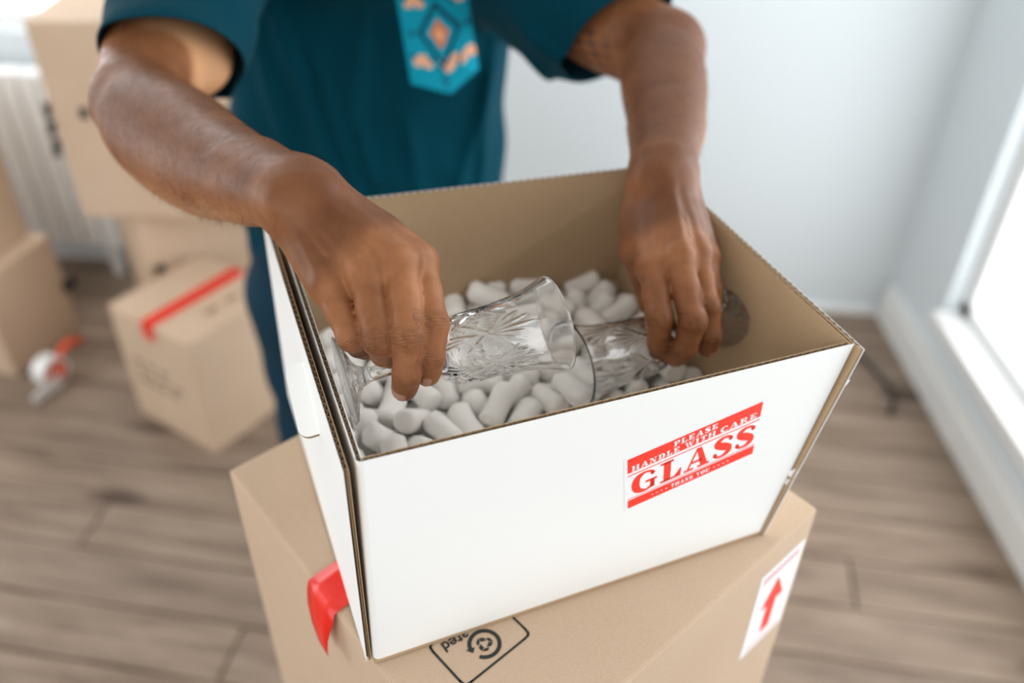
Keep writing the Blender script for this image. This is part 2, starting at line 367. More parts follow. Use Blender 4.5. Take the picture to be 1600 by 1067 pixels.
GL = {
 'L': (0.95, stem(0.14)+slab(0, 0, 0.86)+slab(0, 1-S, 0.56)+[[(0.62, S), (0.90, 0), (0.93, 0.40), (0.86, 0.40)]]),
 'A': (1.16, [[(0.50, 1), (0.72, 1), (1.04, S), (0.72, S)]]+stroke([(0.18, S), (0.55, 0.98)], 0.10)+rect(0.30, 0.30, 0.80, 0.30+S)+slab(0, 0, 0.42)+slab(0.60, 0, 0.54)),
 'S': (0.90, cs([(0.80, 0.70, 0.08), (0.72, 0.88, 0.10), (0.45, 0.95, 0.12), (0.20, 0.82, 0.22), (0.20, 0.66, 0.25), (0.45, 0.52, 0.30), (0.70, 0.36, 0.26), (0.70, 0.17, 0.22), (0.45, 0.05, 0.12), (0.18, 0.10, 0.10), (0.08, 0.30, 0.08)])+ball(0.76, 0.80, 0.10)+ball(0.13, 0.19, 0.10)),
 'G': (1.14, cs([(0.94, 0.70, 0.09), (0.84, 0.88, 0.10), (0.56, 0.95, 0.11), (0.26, 0.80, 0.24), (0.17, 0.50, 0.30), (0.26, 0.20, 0.24), (0.56, 0.05, 0.11), (0.84, 0.14, 0.13), (0.92, 0.36, 0.16)])+rect(0.80, 0.05, 1.00, 0.46)+rect(0.60, 0.40, 1.10, 0.40+S)+ball(0.90, 0.80, 0.10)),
 'C': (1.02, cs([(0.90, 0.68, 0.09), (0.82, 0.88, 0.10), (0.56, 0.95, 0.11), (0.26, 0.80, 0.24), (0.17, 0.50, 0.30), (0.26, 0.20, 0.24), (0.56, 0.05, 0.11), (0.84, 0.13, 0.10), (0.94, 0.28, 0.08)])+ball(0.84, 0.78, 0.10)),
 'O': (1.10, cs([(0.54, 0.95, 0.10), (0.24, 0.80, 0.24), (0.16, 0.50, 0.30), (0.24, 0.20, 0.24), (0.54, 0.05, 0.10), (0.84, 0.20, 0.24), (0.92, 0.50, 0.30), (0.84, 0.80, 0.24), (0.54, 0.95, 0.10)])),
 'P': (0.95, stem(0.14)+slab(0, 0, 0.54)+slab(0, 1-S, 0.6)+cs([(0.40, 0.95, 0.10), (0.66, 0.93, 0.12), (0.80, 0.72, 0.26), (0.66, 0.47, 0.12), (0.40, 0.45, 0.10)])),
 'R': (1.12, stem(0.14)+slab(0, 0, 0.52)+slab(0, 1-S, 0.6)+cs([(0.40, 0.95, 0.10), (0.66, 0.93, 0.12), (0.80, 0.74, 0.26), (0.66, 0.53, 0.12), (0.40, 0.50, 0.10)])+[[(0.48, 0.50), (0.72, 0.50), (1.00, 0.05), (0.76, 0)]]+slab(0.74, 0, 0.36)),
 'D': (1.10, stem(0.14)+slab(0, 0, 0.6)+slab(0, 1-S, 0.6)+cs([(0.50, 0.95, 0.10), (0.78, 0.84, 0.20), (0.90, 0.50, 0.30), (0.78, 0.16, 0.20), (0.50, 0.05, 0.10)])),
 'E': (1.00, stem(0.14)+slab(0, 0, 0.86)+slab(0, 1-S, 0.84)+rect(0.40, 0.46, 0.66, 0.46+S)+rect(0.60, 0.34, 0.68, 0.68)+[[(0.62, S), (0.90, 0), (0.93, 0.34), (0.86, 0.34)], [(0.60, 1-S), (0.86, 0.70), (0.92, 0.70), (0.88, 1)]]),
 'H': (1.24, stem(0.12)+stem(0.80)+slab(0, 0, 0.5)+slab(0, 1-S, 0.5)+slab(0.68, 0, 0.5)+slab(0.68, 1-S, 0.5)+rect(0.3, 0.45, 0.9, 0.45+S)),
 'I': (0.58, stem(0.12)+slab(0, 0, 0.5)+slab(0, 1-S, 0.5)),
 'N': (1.18, rect(0.16, 0, 0.26, 1)+rect(0.86, 0, 0.96, 1)+[[(0.16, 1), (0.46, 1), (0.96, 0), (0.72, 0)]]+slab(0, 0, 0.42)+slab(0, 1-S, 0.4)+slab(0.70, 1-S, 0.42)),
 'T': (1.02, stem(0.36)+slab(0.24, 0, 0.5)+slab(0.04, 1-S, 0.9)+[[(0.04, 1), (0.02, 0.66), (0.09, 0.66), (0.24, 1-S)], [(0.94, 1), (0.96, 0.66), (0.89, 0.66), (0.74, 1-S)]]),
 'U': (1.16, stem(0.12, 0.25, 1)+rect(0.84, 0.25, 0.94, 1)+cs([(0.25, 0.30, 0.26), (0.34, 0.10, 0.20), (0.58, 0.05, 0.12), (0.82, 0.12, 0.11), (0.89, 0.30, 0.10)])+slab(0, 1-S, 0.5)+slab(0.70, 1-S, 0.4)),
 'W': (1.50, [[(0.12, 1), (0.38, 1), (0.60, 0), (0.44, 0)], [(0.64, 1), (0.90, 1), (1.10, 0), (0.94, 0)]]+stroke([(0.54, 0), (0.80, 0.96)], 0.09)+stroke([(1.05, 0), (1.32, 0.98)], 0.09)+slab(0, 1-S, 0.48)+slab(0.56, 1-S, 0.4)+slab(1.14, 1-S, 0.36)),
 'Y': (1.12, stem(0.42, 0, 0.5)+slab(0.28, 0, 0.54)+[[(0.12, 1), (0.38, 1), (0.66, 0.45), (0.44, 0.45)]]+stroke([(0.60, 0.45), (0.92, 0.98)], 0.09)+slab(0, 1-S, 0.48)+slab(0.74, 1-S, 0.36)),
 'K': (1.16, stem(0.12)+slab(0, 0, 0.5)+slab(0, 1-S, 0.5)+stroke([(0.36, 0.42), (0.86, 0.96)], 0.09)+[[(0.48, 0.60), (0.70, 0.62), (1.02, 0), (0.74, 0)]]+slab(0.66, 0, 0.46)+slab(0.68, 1-S, 0.36)),
 ' ': (0.45, []), '*': (0.42, None)}
def star(cx, cy, r): return [[(cx+(r if i % 2 == 0 else r*0.45)*math.sin(math.pi*i/5), cy+(r if i % 2 == 0 else r*0.45)*math.cos(math.pi*i/5)) for i in range(10)]]
def text_polys(txt, x0, x1, y0, y1, gap=0.07):
    adv = [GL[c][0]+gap for c in txt]; tot = sum(adv)-gap; k = (x1-x0)/tot; out = []; x = 0
    for c, a in zip(txt, adv):
        gl = GL[c][1] if c != '*' else star(0.2, 0.5, 0.2*(y1-y0)/k/1.0 if False else 0.22)
        for pl in gl: out.append([(x0+(x+p[0])*k, y0+p[1]*(y1-y0)) for p in pl])
        x += a
    return out
# the sticker: local 0..1 frame over the printed area on the front face
TLs, TRs = onplane(980, 718.5, FLb, fn), onplane(1192.5, 626.5, FLb, fn)
BLs, BRs = onplane(980.5, 794.5, FLb, fn), onplane(1175.5, 708.0, FLb, fn)
su = nrm(TRs-TLs); sw = np.linalg.norm(TRs-TLs); sv = nrm(np.cross(fn, su)); sv = sv if sv[2] > 0 else -sv
shh = (np.dot(TLs-BLs, sv)+np.dot(TRs-BRs, sv))/2
def SP(x, y, o): return lerp(lerp(BLs, BRs, x), lerp(TLs, TRs, x), y)+fn*o
sticker = MB(); m_ = 0.022
sticker.slab([SP(-m_, -m_*1.6, 0.0001), SP(1+m_, -m_*1.6, 0.0001), SP(1+m_, 1+m_, 0.0001), SP(-m_, 1+m_, 0.0001)], fn, 0.00015)
st_o = adopt(sticker.build('fragile_sticker', M_PAPER), carton); st_o['label'] = 'red and white sticker reading PLEASE HANDLE WITH CARE GLASS THANK YOU'
def print_polys(name, polys, mt, o, parent, frame=None):
    fr = frame or SP; b = MB()
    for pl in polys:
        pts = [fr(x, y, o) for x, y in pl]
        if len(pts) >= 3: b.poly(pts)
    ob = b.build(name, mt); adopt_world(ob, parent); return ob
def adopt_world(ob, parent):
    ob.parent = parent
    loc = Vector(parent.location)
    if parent.parent is not None: loc = Vector((0, 0, 0))
    ob.matrix_parent_inverse = Matrix.Translation(-loc) if parent.parent is None else Matrix.Identity(4)
red = rect(0, 0.72, 1, 1.0)+rect(0, 0.655, 1, 0.675)+rect(0, 0.185, 1, 0.198)+rect(0, 0, 1, 0.165)
print_polys('red_bands', red, M_RED, 0.0003, st_o)
print_polys('lettering', text_polys('GLASS', 0.03, 0.985, 0.225, 0.625, 0.10), M_RED, 0.0003, st_o)
for (w_, x0_, x1_, y0_, y1_) in (('PLEASE', 0.335, 0.665, 0.865, 0.965), ('HANDLE', 0.03, 0.385, 0.735, 0.835), ('WITH', 0.42, 0.655, 0.735, 0.835), ('CARE', 0.69, 0.97, 0.735, 0.835), ('THANK', 0.335, 0.515, 0.045, 0.12), ('YOU', 0.535, 0.645, 0.045, 0.12)):
    print_polys('lettering', text_polys(w_, x0_, x1_, y0_, y1_, 0.16), M_PAPER, 0.00045, st_o)
for i in range(4):
    for x_ in (0.19, 0.68): print_polys('printed_star', star(x_+i*0.036, 0.08, 0.012), M_PAPER, 0.00045, st_o)

# ------------------------------------------------------------------ KRAFT BOX under the carton
ZL = Z0-.0009
L0, R0, F0 = onz(357, 735, ZL), onz(1278, 795, ZL), onz(762, 1266, ZL)
B0 = L0+(R0-F0)
HB2 = 0.46; dz = np.array([0, 0, -1.0])
lower = empty('moving_box', (L0+R0)/2+dz*HB2); tag(lower, 'brown cardboard moving box with red tape under the white carton', 'box')
def rounded_box(quad_top, h, mats, name='body', bev=0.003):
    bm = bmesh.new(); q = [Vector(p) for p in quad_top]; bt = [p+Vector((0, 0, -h)) for p in q]
    v = [bm.verts.new(p) for p in bt+q]
    for f in ((3, 2, 1, 0), (4, 5, 6, 7), (0, 1, 5, 4), (1, 2, 6, 5), (2, 3, 7, 6), (3, 0, 4, 7)): bm.faces.new([v[i] for i in f])
    bmesh.ops.recalc_face_normals(bm, faces=bm.faces)
    bmesh.ops.bevel(bm, geom=list(bm.edges), offset=bev, segments=2, affect='EDGES', profile=0.6)
    return bm_obj(name, bm, mats)
adopt(rounded_box([L0, F0, R0, B0], HB2, M_KRAFT), lower)
eu = nrm(F0-L0); ev = nrm(B0-L0); En = nrm(np.cross(eu, [0, 0, 1.])); En = En if np.dot(En, ev) < 0 else -En   # outward normal of the left-front face
# tape: across the top and peeled over the left edge
tA, tB = onz(494, 899, Z0), onz(535, 952, Z0); tw = np.linalg.norm(tB-tA)
b = MB(); up = np.array([0, 0, 1.0])
rows = []
c0 = (tA+tB)/2; c0 = L0+eu*np.dot(c0-L0, eu)+up*.0008; dirs = nrm(onz(545, 906, Z0)-onz(514, 925, Z0))
tdv = ev
for s in (0.34, 0.25, 0.12, 0.06, 0.02, 0.004): rows.append((c0+tdv*s+up*(0.0006+0.0016*math.exp(-((s-0.03)/0.02)**2)), eu*tw/2))
rows.append((c0-tdv*0.0025+up*(-0.0008), eu*tw/2))
hang = [(0.010, 0.006, 1.0), (0.020, 0.010, 0.86), (0.032, 0.013, 0.62), (0.046, 0.014, 0.36), (0.054, 0.013, 0.12)]
for (dn, of, wf) in hang:
    rows.append((c0+eu*(1-wf)*tw*0.26*1.2+En*of*0.8-up*dn, eu*tw/2*wf))
V, F = [], []
for c, h in rows: V += [c-h, c-h*0.33+up*0.0004, c+h*0.33-up*0.0003, c+h]
for i in range(len(rows)-1):
    for j in range(3): F.append((4*i+j, 4*i+j+1, 4*i+4+j+1, 4*i+4+j))
tp = mesh_obj('packing_tape', V, F, M_TAPE, smooth=True); md = tp.modifiers.new('thick', 'SOLIDIFY'); md.thickness = 0.0003; adopt(tp, lower); tp['label'] = 'red tape peeling over the box edge'
# printed recycling mark on the top
def TZ(px, py, o=0.0003): p = onz(px, py, ZL); p[2] += o; return p
pm = MB()
def thick_line(pts, w, b):
    P = [np.array(p) for p in pts]
    for i in range(len(P)-1):
        d = nrm(P[i+1]-P[i]); n = np.cross([0, 0, 1.], d)*w/2; e = d*w*0.4; b.quad(P[i]-n-e, P[i+1]-n+e, P[i+1]+n+e, P[i]+n-e)
c1, c2, c3 = TZ(669, 1010), TZ(727, 1073), TZ(829, 991); c4 = c1+(c3-c2)
def fillet(a, b_, c, r):
    d0, d1 = nrm(a-b_), nrm(c-b_); return [b_+d0*r, b_+d0*r*0.35+d1*r*0.35*0.25, b_+d0*r*0.25*0.35+d1*r*0.35, b_+d1*r]
loop = fillet(c4, c1, c2, 0.006)+fillet(c1, c2, c3, 0.006)+fillet(c2, c3, c4, 0.006)+fillet(c3, c4, c1, 0.006)
thick_line(loop+[loop[0]], 0.0018, pm)
cc = TZ(757, 1006); pu, pv = nrm(c3-c2), nrm(c1-c2); pv = nrm(pv-pu*np.dot(pu, pv)); RR = 0.0125
for i in range(44):
    a0, a1 = [math.radians(-150+310*k/44) for k in (i, i+1)]
    e = lambda a, r: cc+pu*math.cos(a)*r+pv*math.sin(a)*r
    pm.quad(e(a0, RR*0.76), e(a0, RR), e(a1, RR), e(a1, RR*0.76))
a = math.radians(160); pm.poly([e(a, RR*0.6), e(a, RR*1.16), e(a+0.38, RR*0.88)])
for k in range(3):
    a = math.radians(90+120*k); q = lambda x, y: cc+pu*(math.cos(a)*x-math.sin(a)*y)*RR+pv*(math.sin(a)*x+math.cos(a)*y)*RR
    pm.poly([q(0.10, -0.22), q(0.36, -0.22), q(0.50, 0.02), q(0.24, 0.06)]); pm.poly([q(0.30, 0.10), q(0.52, 0.06), q(0.36, 0.34), q(0.12, 0.34)])
adopt(pm.build('recycling_print', M_INK), lower)
def text_mesh(name, txt, size, mt):
    cu = bpy.data.curves.new(name, 'FONT'); cu.body = txt; cu.size = size; cu.offset = size*0.02
    o = bpy.data.objects.new(name, cu); COL.objects.link(o)
    dg = bpy.context.evaluated_depsgraph_get(); me = bpy.data.meshes.new_from_object(o.evaluated_get(dg))
    bpy.data.objects.remove(o); me.materials.clear(); me.materials.append(mt)
    return link(bpy.data.objects.new(name, me))
def frame_mat(org, x, y):
    x, y = nrm(x), nrm(y); z = np.cross(x, y); return Matrix(((x[0], y[0], z[0], org[0]), (x[1], y[1], z[1], org[1]), (x[2], y[2], z[2], org[2]), (0, 0, 0, 1)))
tm = text_mesh('recycling_print', 'ated', 0.0125, M_INK)
xd = nrm(TZ(692, 1013)-TZ(742, 984)); yd = np.cross([0, 0, 1.], xd)
tm.data.transform(frame_mat(TZ(727, 984), xd, yd)); adopt(tm, lower)
# up-arrow sticker on the right-front face
rn = nrm(np.cross(R0-F0, [0, 0, 1.])); rn = rn if np.dot(rn, eu) > 0 else -rn
AP = lambda px, py, o=0.0: onplane(px, py, F0, rn)+rn*o
aTL, aTR, aBL = AP(1191, 904), AP(1259, 840), AP(1168, 1018)
ax = nrm(R0-F0); aw = np.dot(aTR-aTL, ax); ah = (aTL-aBL)[2]
def AF(x, y, o=0.0): return aTL+ax*(x*aw)-up*(1-y)*ah*1.0+rn*o
b = MB(); b.slab([AF(0, 0, 0.0001), AF(1, 0, 0.0001), AF(1, 1, 0.0001), AF(0, 1, 0.0001)], rn, 0.0002); a_o = adopt(b.build('arrow_sticker', M_PAPER), lower)
a_o['label'] = 'white sticker with a red up arrow'
b = MB()
for pl in ([(0.38, 0.16), (0.60, 0.16), (0.60, 0.52), (0.38, 0.52)], [(0.22, 0.50), (0.76, 0.50), (0.49, 0.80)]): b.poly([AF(x, y, 0.0005) for x, y in pl])
adopt_world(b.build('arrow', M_RED), a_o)
for (x0_, x1_, y0_, y1_) in [(0.08+i*0.095, 0.15+i*0.095, .87, .95) for i in range(9)]+[(.08, .9, .06, .08)]:
    b = MB(); b.poly([AF(x, y, 0.0005) for x, y in [(x0_, y0_), (x1_, y0_), (x1_, y1_), (x0_, y1_)]]); adopt_world(b.build('faint_print', M_PINK), a_o)
# flap seam along the top, and the box it stands on
seam = MB(); sc_ = (L0+F0)/2; seam.slab([sc_-eu*0.0008+up*0.0001, sc_+eu*0.0008+up*0.0001, sc_+eu*0.0008+ev*np.linalg.norm(B0-L0)+up*0.0001, sc_-eu*0.0008+ev*np.linalg.norm(B0-L0)+up*0.0001], up, 0.0002); adopt(seam.build('flap_seam', M_EDGE), lower)
zb = Z0-HB2
under = empty('moving_box', (*((L0+R0)/2)[:2], 0)); tag(under, 'tall cardboard box on the floor at the bottom of the stack by the man', 'box')
c_ = (L0+R0)/2
qb = [c_+(p-c_)*1.0 for p in (L0, F0, R0, B0)]; qb = [np.array([p[0], p[1], zb]) for p in qb]
adopt(rounded_box(qb, zb-0.0005, M_KRAFT), under)
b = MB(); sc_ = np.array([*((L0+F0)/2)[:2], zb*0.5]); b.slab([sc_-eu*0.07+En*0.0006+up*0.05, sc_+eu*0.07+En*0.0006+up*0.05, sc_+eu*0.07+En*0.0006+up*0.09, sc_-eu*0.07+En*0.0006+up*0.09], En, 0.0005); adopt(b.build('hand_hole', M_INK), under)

# ------------------------------------------------------------------ implicit modelling: tapered bones blended into one skin
def tiny(pr, k): return pr[:4]+(k,)+pr[5:]
def prim_d(p, pr):
    a, b, ra, rb = pr[:4]; ab = b-a; L2 = float(ab@ab)
    if len(pr) > 5:                             # swept limb: smooth centre line and radius over the chord
        dr, ts, Ct, Rt = pr[5]; t = (p-Ct[0])@dr; fl = t.ravel()
        q = np.stack([np.interp(fl, ts, Ct[:, i]) for i in range(3)], -1).reshape(p.shape).astype(np.float32)-p
        return np.sqrt((q*q).sum(-1))-np.interp(fl, ts, Rt).reshape(t.shape).astype(np.float32)
    if L2 < 1e-12: return np.sqrt(((p-a)**2).sum(-1))-ra
    t = np.clip(((p-a)@ab)/L2, 0, 1)
    q = p-a-t[..., None]*ab
    return np.sqrt((q*q).sum(-1))-(ra+t*(rb-ra))
def smin(a, b, k):
    h = np.clip(0.5+0.5*(b-a)/k, 0, 1); return b+(a-b)*h-k*h*(1-h)
def field(groups, pts, cen, reach):
    tot = np.full(pts.shape[:-1], 9.0, np.float32)
    for kg, prims in groups:
        val = np.full(pts.shape[:-1], 9.0, np.float32)
        for pr in prims:
            sel = prim_d(cen, pr) < reach
            if not sel.any(): continue
            d = prim_d(pts[sel], pr).astype(np.float32); k = pr[4]
            val[sel] = (np.maximum(val[sel], -d) if k < 0 else smin(val[sel], d, k))
        tot = smin(tot, val, kg)
    return tot
def P5(a, b, ra, rb, k=0.006): return (np.asarray(a, np.float32), np.asarray(b, np.float32), ra, rb, k)
def extract(groups, vox, extra=None, B=8, reach=None):
    """sparse naive surface nets; returns verts (n,3), quads (m,4)"""
    lo = np.min([np.minimum(p[0]-p[2], p[1]-p[3]) for _, ps in groups for p in ps if p[4] > 0], 0)-0.02
    hi = np.max([np.maximum(p[0]+p[2], p[1]+p[3]) for _, ps in groups for p in ps if p[4] > 0], 0)+0.02
    bs = vox*B; nb = np.ceil((hi-lo)/bs).astype(int); hd = bs*0.87
    I = np.stack(np.meshgrid(*[np.arange(n) for n in nb], indexing='ij'), -1).reshape(-1, 3)
    C = (lo+(I+0.5)*bs).astype(np.float32)
    reach = reach or (hd*2+0.03)
    # coarse: distance to the nearest primitive only
    dmin = np.full(len(C), 9.0, np.float32)
    for _, ps in groups:
        for p in ps:
            if p[4] > 0: dmin = np.minimum(dmin, prim_d(C, p))
    keep = (dmin < hd+0.02) & (dmin > -hd-0.04); I, C = I[keep], C[keep]
    d = field(groups, C[:, None, :], C, 0.2)[:, 0]
    if extra is not None: d = d+extra(C)
    keep = np.abs(d) < hd*1.25+(0.004 if extra is None else 0.025); I, C = I[keep], C[keep]
    o = np.stack(np.meshgrid(*[np.arange(B+1)]*3, indexing='ij'), -1).reshape(-1, 3)
    G = I[:, None, :]*B+o[None]
    pts = (lo+G*vox).astype(np.float32)
    D = field(groups, pts, C, reach)
    if extra is not None: D = D+extra(pts)
    D = D.reshape(-1, B+1, B+1, B+1)
    N = (nb*B+2).astype(np.int64)
    s = D < 0
    cor = [(i, j, k) for i in (0, 1) for j in (0, 1) for k in (0, 1)]
    sub = lambda A, c: A[:, c[0]:B+c[0], c[1]:B+c[1], c[2]:B+c[2]]
    cnt = sum(sub(s, c).astype(np.int8) for c in cor)
    act = (cnt > 0) & (cnt < 8)
    bi, ci, cj, ck = np.nonzero(act)
    vals = np.stack([D[bi, ci+c[0], cj+c[1], ck+c[2]] for c in cor], 1)
    acc = np.zeros((len(bi), 3)); num = np.zeros(len(bi))
    cora = np.array(cor, float)
    for x in range(8):
        for y in range(x+1, 8):
            if np.abs(cora[x]-cora[y]).sum() != 1: continue
            va, vb = vals[:, x], vals[:, y]; m = (va < 0) != (vb < 0)
            t = np.where(m, va/np.where(m, va-vb, 1), 0)
            acc += np.where(m[:, None], cora[x]+t[:, None]*(cora[y]-cora[x]), 0); num += m
    cell = I[bi]*B+np.stack([ci, cj, ck], 1)
    verts = lo+(cell+acc/num[:, None])*vox
    key = (cell[:, 0].astype(np.int64)*N[1]+cell[:, 1])*N[2]+cell[:, 2]
    order = np.argsort(key); ks = key[order]
    def look(c):
        k = (c[:, 0].astype(np.int64)*N[1]+c[:, 1])*N[2]+c[:, 2]
        p = np.clip(np.searchsorted(ks, k), 0, len(ks)-1); ok = ks[p] == k; return np.where(ok, order[p], -1)
    quads = []
    s0 = vals[:, 0] < 0
    for ax, e in ((0, 4), (1, 2), (2, 1)):
        m = s0 != (vals[:, e] < 0); c = cell[m]; inside = s0[m]
        u = np.eye(3, dtype=int)[(ax+1) % 3]; v = np.eye(3, dtype=int)[(ax+2) % 3]
        q = np.stack([look(c), look(c-u), look(c-u-v), look(c-v)], 1)
        ok = (q >= 0).all(1); q, inside = q[ok], inside[ok]
        q[~inside] = q[~inside][:, ::-1]; quads.append(q)
    return verts, np.concatenate(quads)
def np_mesh(name, v, q, mats, parent=None, smooth=True):
    me = bpy.data.meshes.new(name); n, m = len(v), len(q)
    me.vertices.add(n); me.vertices.foreach_set('co', np.ascontiguousarray(v, np.float32).ravel())
    me.loops.add(m*4); me.loops.foreach_set('vertex_index', np.ascontiguousarray(q, np.int32).ravel())
    me.polygons.add(m); me.polygons.foreach_set('loop_start', np.arange(0, 4*m, 4, dtype=np.int32))
    if smooth: me.polygons.foreach_set('use_smooth', np.ones(m, bool))
    for t in mats: me.materials.append(t)
    me.update(calc_edges=True); me.validate()
    o = link(bpy.data.objects.new(name, me))
    if parent is not None: adopt(o, parent)
    return o
def chain(pts, rad, k=0.006): return [P5(pts[i], pts[i+1], rad[i], rad[i+1], k) for i in range(len(pts)-1)]

# ------------------------------------------------------------------ PERSON
person = empty('person', (-0.25, 1.42, 0))
tag(person, 'man in a dark teal t-shirt with a patterned pocket lifting glasses from the carton', 'person')
# skin
M_SKIN = mat('brown_skin', lin(140, 92, 64), 0.42, 0.17, **{'Subsurface Weight': 0.04, 'Subsurface Radius': (0.008, 0.003, 0.0015), 'Subsurface Scale': 1.0})
t = NT(M_SKIN); co = t.coord('Object')
at = t.n('ShaderNodeAttribute', attribute_name='crease'); at2 = t.n('ShaderNodeAttribute', attribute_name='tone')
n1 = t.noise(co, 26, 4, 0.6); n2 = t.noise(co, 900, 3, 0.6); n3 = t.noise(co, 130, 3, 0.5)
c = t.ramp(n1, [(0.3, lin(120, 75, 47)), (0.55, lin(150, 99, 65)), (0.75, lin(168, 116, 79))])
c = t.mix(t.math('MAXIMUM', at2.outputs['Fac'], 0.0), c, lin(84, 49, 29))
c = t.mix(t.math('MAXIMUM', t.math('MULTIPLY', at2.outputs['Fac'], -1.0), 0.0), c, lin(214, 164, 122))
sx = t.n('ShaderNodeSeparateXYZ'); t.l(at.outputs['Vector'], sx.inputs[0])
wv = t.n('ShaderNodeTexNoise', Scale=1.0, Detail=2.0); cvv = t.n('ShaderNodeCombineXYZ')
t.l(t.math('MULTIPLY', sx.outputs[0], 620.0), cvv.inputs[0]); t.l(t.math('MULTIPLY', sx.outputs[1], 90.0), cvv.inputs[1]); t.l(cvv.outputs[0], wv.inputs['Vector'])
lines = t.math('MULTIPLY', t.math('ABSOLUTE', t.math('SUBTRACT', wv.outputs['Fac'], 0.5)), 13.0)
lines = t.math('MINIMUM', lines, 1.0)
lines = t.math('ADD', t.math('MULTIPLY', lines, sx.outputs[2]), t.math('SUBTRACT', 1.0, sx.outputs[2]))
c = t.mix(t.math('MULTIPLY', t.math('SUBTRACT', 1.0, lines), 0.42), c, lin(70, 40, 28))
tt_ = t.n('ShaderNodeAttribute', attribute_name='tattoo'); c = t.mix(t.math('MULTIPLY', tt_.outputs['Fac'], 0.62), c, lin(46, 48, 50))
t.l(c, t.b.inputs['Base Color'])
hgt = t.math('ADD', t.math('ADD', t.math('MULTIPLY', n2, 0.07), t.math('MULTIPLY', n3, 0.25)), t.math('MULTIPLY', lines, 0.75))
t.bump(hgt, 0.55, 0.0011)
t.l(t.ramp(n3, [(0.3, (0.38, 0.38, 0.38, 1)), (0.7, (0.5, 0.5, 0.5, 1))]), t.b.inputs['Roughness'])
M_NAIL = mat('fingernail', lin(178, 128, 112), 0.25, 0.5)

# joints: (pixel x, pixel y, distance along the view axis in metres), radius
RH = dict(wrist=U(452, 303, .612), sh=U(338, -92, 1.105), ua=U(268, 45, .960), el=U(220, 158, .848))
LH = dict(wrist=U(1036, 262, .765), sh=U(790, -78, 1.18), ua=U(915, 15, 1.075), el=U(1031, 84, .985))
def sweep(pts, rad, n=6):
    o = np.array(cat([(*p, r) for p, r in zip(pts, rad)], 24)); dr = nrm(o[-1, :3]-o[0, :3]); ts = (o[:, :3]-o[0, :3])@dr
    ts = np.maximum.accumulate(ts+np.arange(len(ts))*1e-7); q = P5(o[0, :3], o[-1, :3], float(o[:, 3].max()), float(o[:, 3].max()), 1e-4)
    return [q+((dr.astype(np.float32), ts.astype(np.float32), o[:, :3].astype(np.float32), o[:, 3].astype(np.float32)),)]
def forearm(el, bones, lat, radii, wr):
    """one swept muscle mass that splits into the two bones near the wrist"""
    w = bones[-1]; g = sweep([el]+bones, radii)
    g2 = [p for p in sweep([bones[-2]+lat*.006, lerp(bones[-2], w, .5)+lat*.0075, w+lat*.0085, w+lat*.0085+nrm(w-bones[-2])*.02], [radii[-2]*.80, wr*1.12, wr, wr*.95], 4)]
    g3 = [p for p in sweep([bones[-2]-lat*.006, lerp(bones[-2], w, .5)-lat*.0075, w-lat*.0085, w-lat*.0085+nrm(w-bones[-2])*.02], [radii[-2]*.80, wr*1.12, wr, wr*.95], 4)]
    return [(.014, g), (.014, g2), (.014, g3)]
latR = nrm(U(655, 409, .598)-U(512, 447, .581)); latL = nrm(U(1021, 419, .700)-U(1103, 404, .738))
upR = sweep([RH['sh'], RH['ua'], RH['el']], [.056, .061, .041]); upL = sweep([LH['sh'], LH['ua'], LH['el']], [.056, .058, .045])
foR = forearm(RH['el'], [U(240, 192, .815), U(284, 226, .772), U(336, 262, .720), U(396, 284, .662), RH['wrist']], latR, [.041, .0475, .0490, .0430, .0325, .0225], .0195)
foL = forearm(LH['el'], [U(1037, 134, .925), U(1041, 200, .842), LH['wrist']], latL, [.045, .0450, .0355, .0235], .0205)
# elbow points and biceps
upR += [P5(U(202, 176, .838), U(206, 172, .842), .021, .024, .03), P5(U(306, 92, .955), U(298, 30, .99), .034, .040, .03)]
upL += [P5(U(1056, 66, .985), U(1056, 66, .985), .022, .022, .03)]
armR = [P5(U(441, 300, .597), U(441, 300, .597), .0075, .0075, .01)]; armL = [P5(U(1066, 262, .760), U(1066, 262, .760), .010, .010, .01)]
# fingers: MCP, PIP, DIP, tip with radii
FR_ = {'index': [(655, 409, .598, .0122), (677, 506, .576, .0102), (674, 556, .577, .0088), (669, 584, .588, .0078)],
       'middle': [(626, 411, .580, .0125), (638, 527, .562, .0106), (636, 583, .571, .0090), (632, 606, .583, .0082)],
       'ring': [(572, 430, .578, .0122), (592, 531, .562, .0102), (600, 552, .584, .0088), (612, 556, .602, .0080)],
       'pinky': [(512, 447, .581, .0112), (549, 526, .570, .0092), (561, 540, .590, .0080), (576, 545, .605, .0072)],
       'thumb': [(598, 408, .645, .0135), (640, 500, .635, .0112), (648, 560, .622, .0092)]}
FL_ = {'index': [(1021, 419, .700, .0122), (1030, 497, .675, .0104), (1029, 534, .690, .0090), (1031, 549, .706, .0080)],
       'middle': [(1061, 404, .694, .0124), (1083, 502, .671, .0106), (1070, 543, .684, .0092), (1056, 556, .700, .0084)],
       'ring': [(1089, 399, .712, .0118), (1105, 480, .688, .0100), (1108, 524, .692, .0088), (1106, 542, .702, .0080)],
       'pinky': [(1103, 404, .738, .0108), (1109, 452, .716, .0090), (1111, 488, .718, .0078), (1108, 510, .724, .0070)],
       'thumb': [(993, 392, .742, .0130), (1018, 470, .745, .0110), (1050, 532, .742, .0092)]}
MR = {'index': (478, 284, .626), 'middle': (468, 292, .612), 'ring': (456, 308, .606), 'pinky': (446, 324, .610), 'thumb': (500, 290, .645)}
ML = {'index': (1020, 284, .765), 'middle': (1034, 276, .757), 'ring': (1048, 274, .760), 'pinky': (1060, 280, .772), 'thumb': (1006, 290, .785)}
joints = []; tips = []; mcps = []
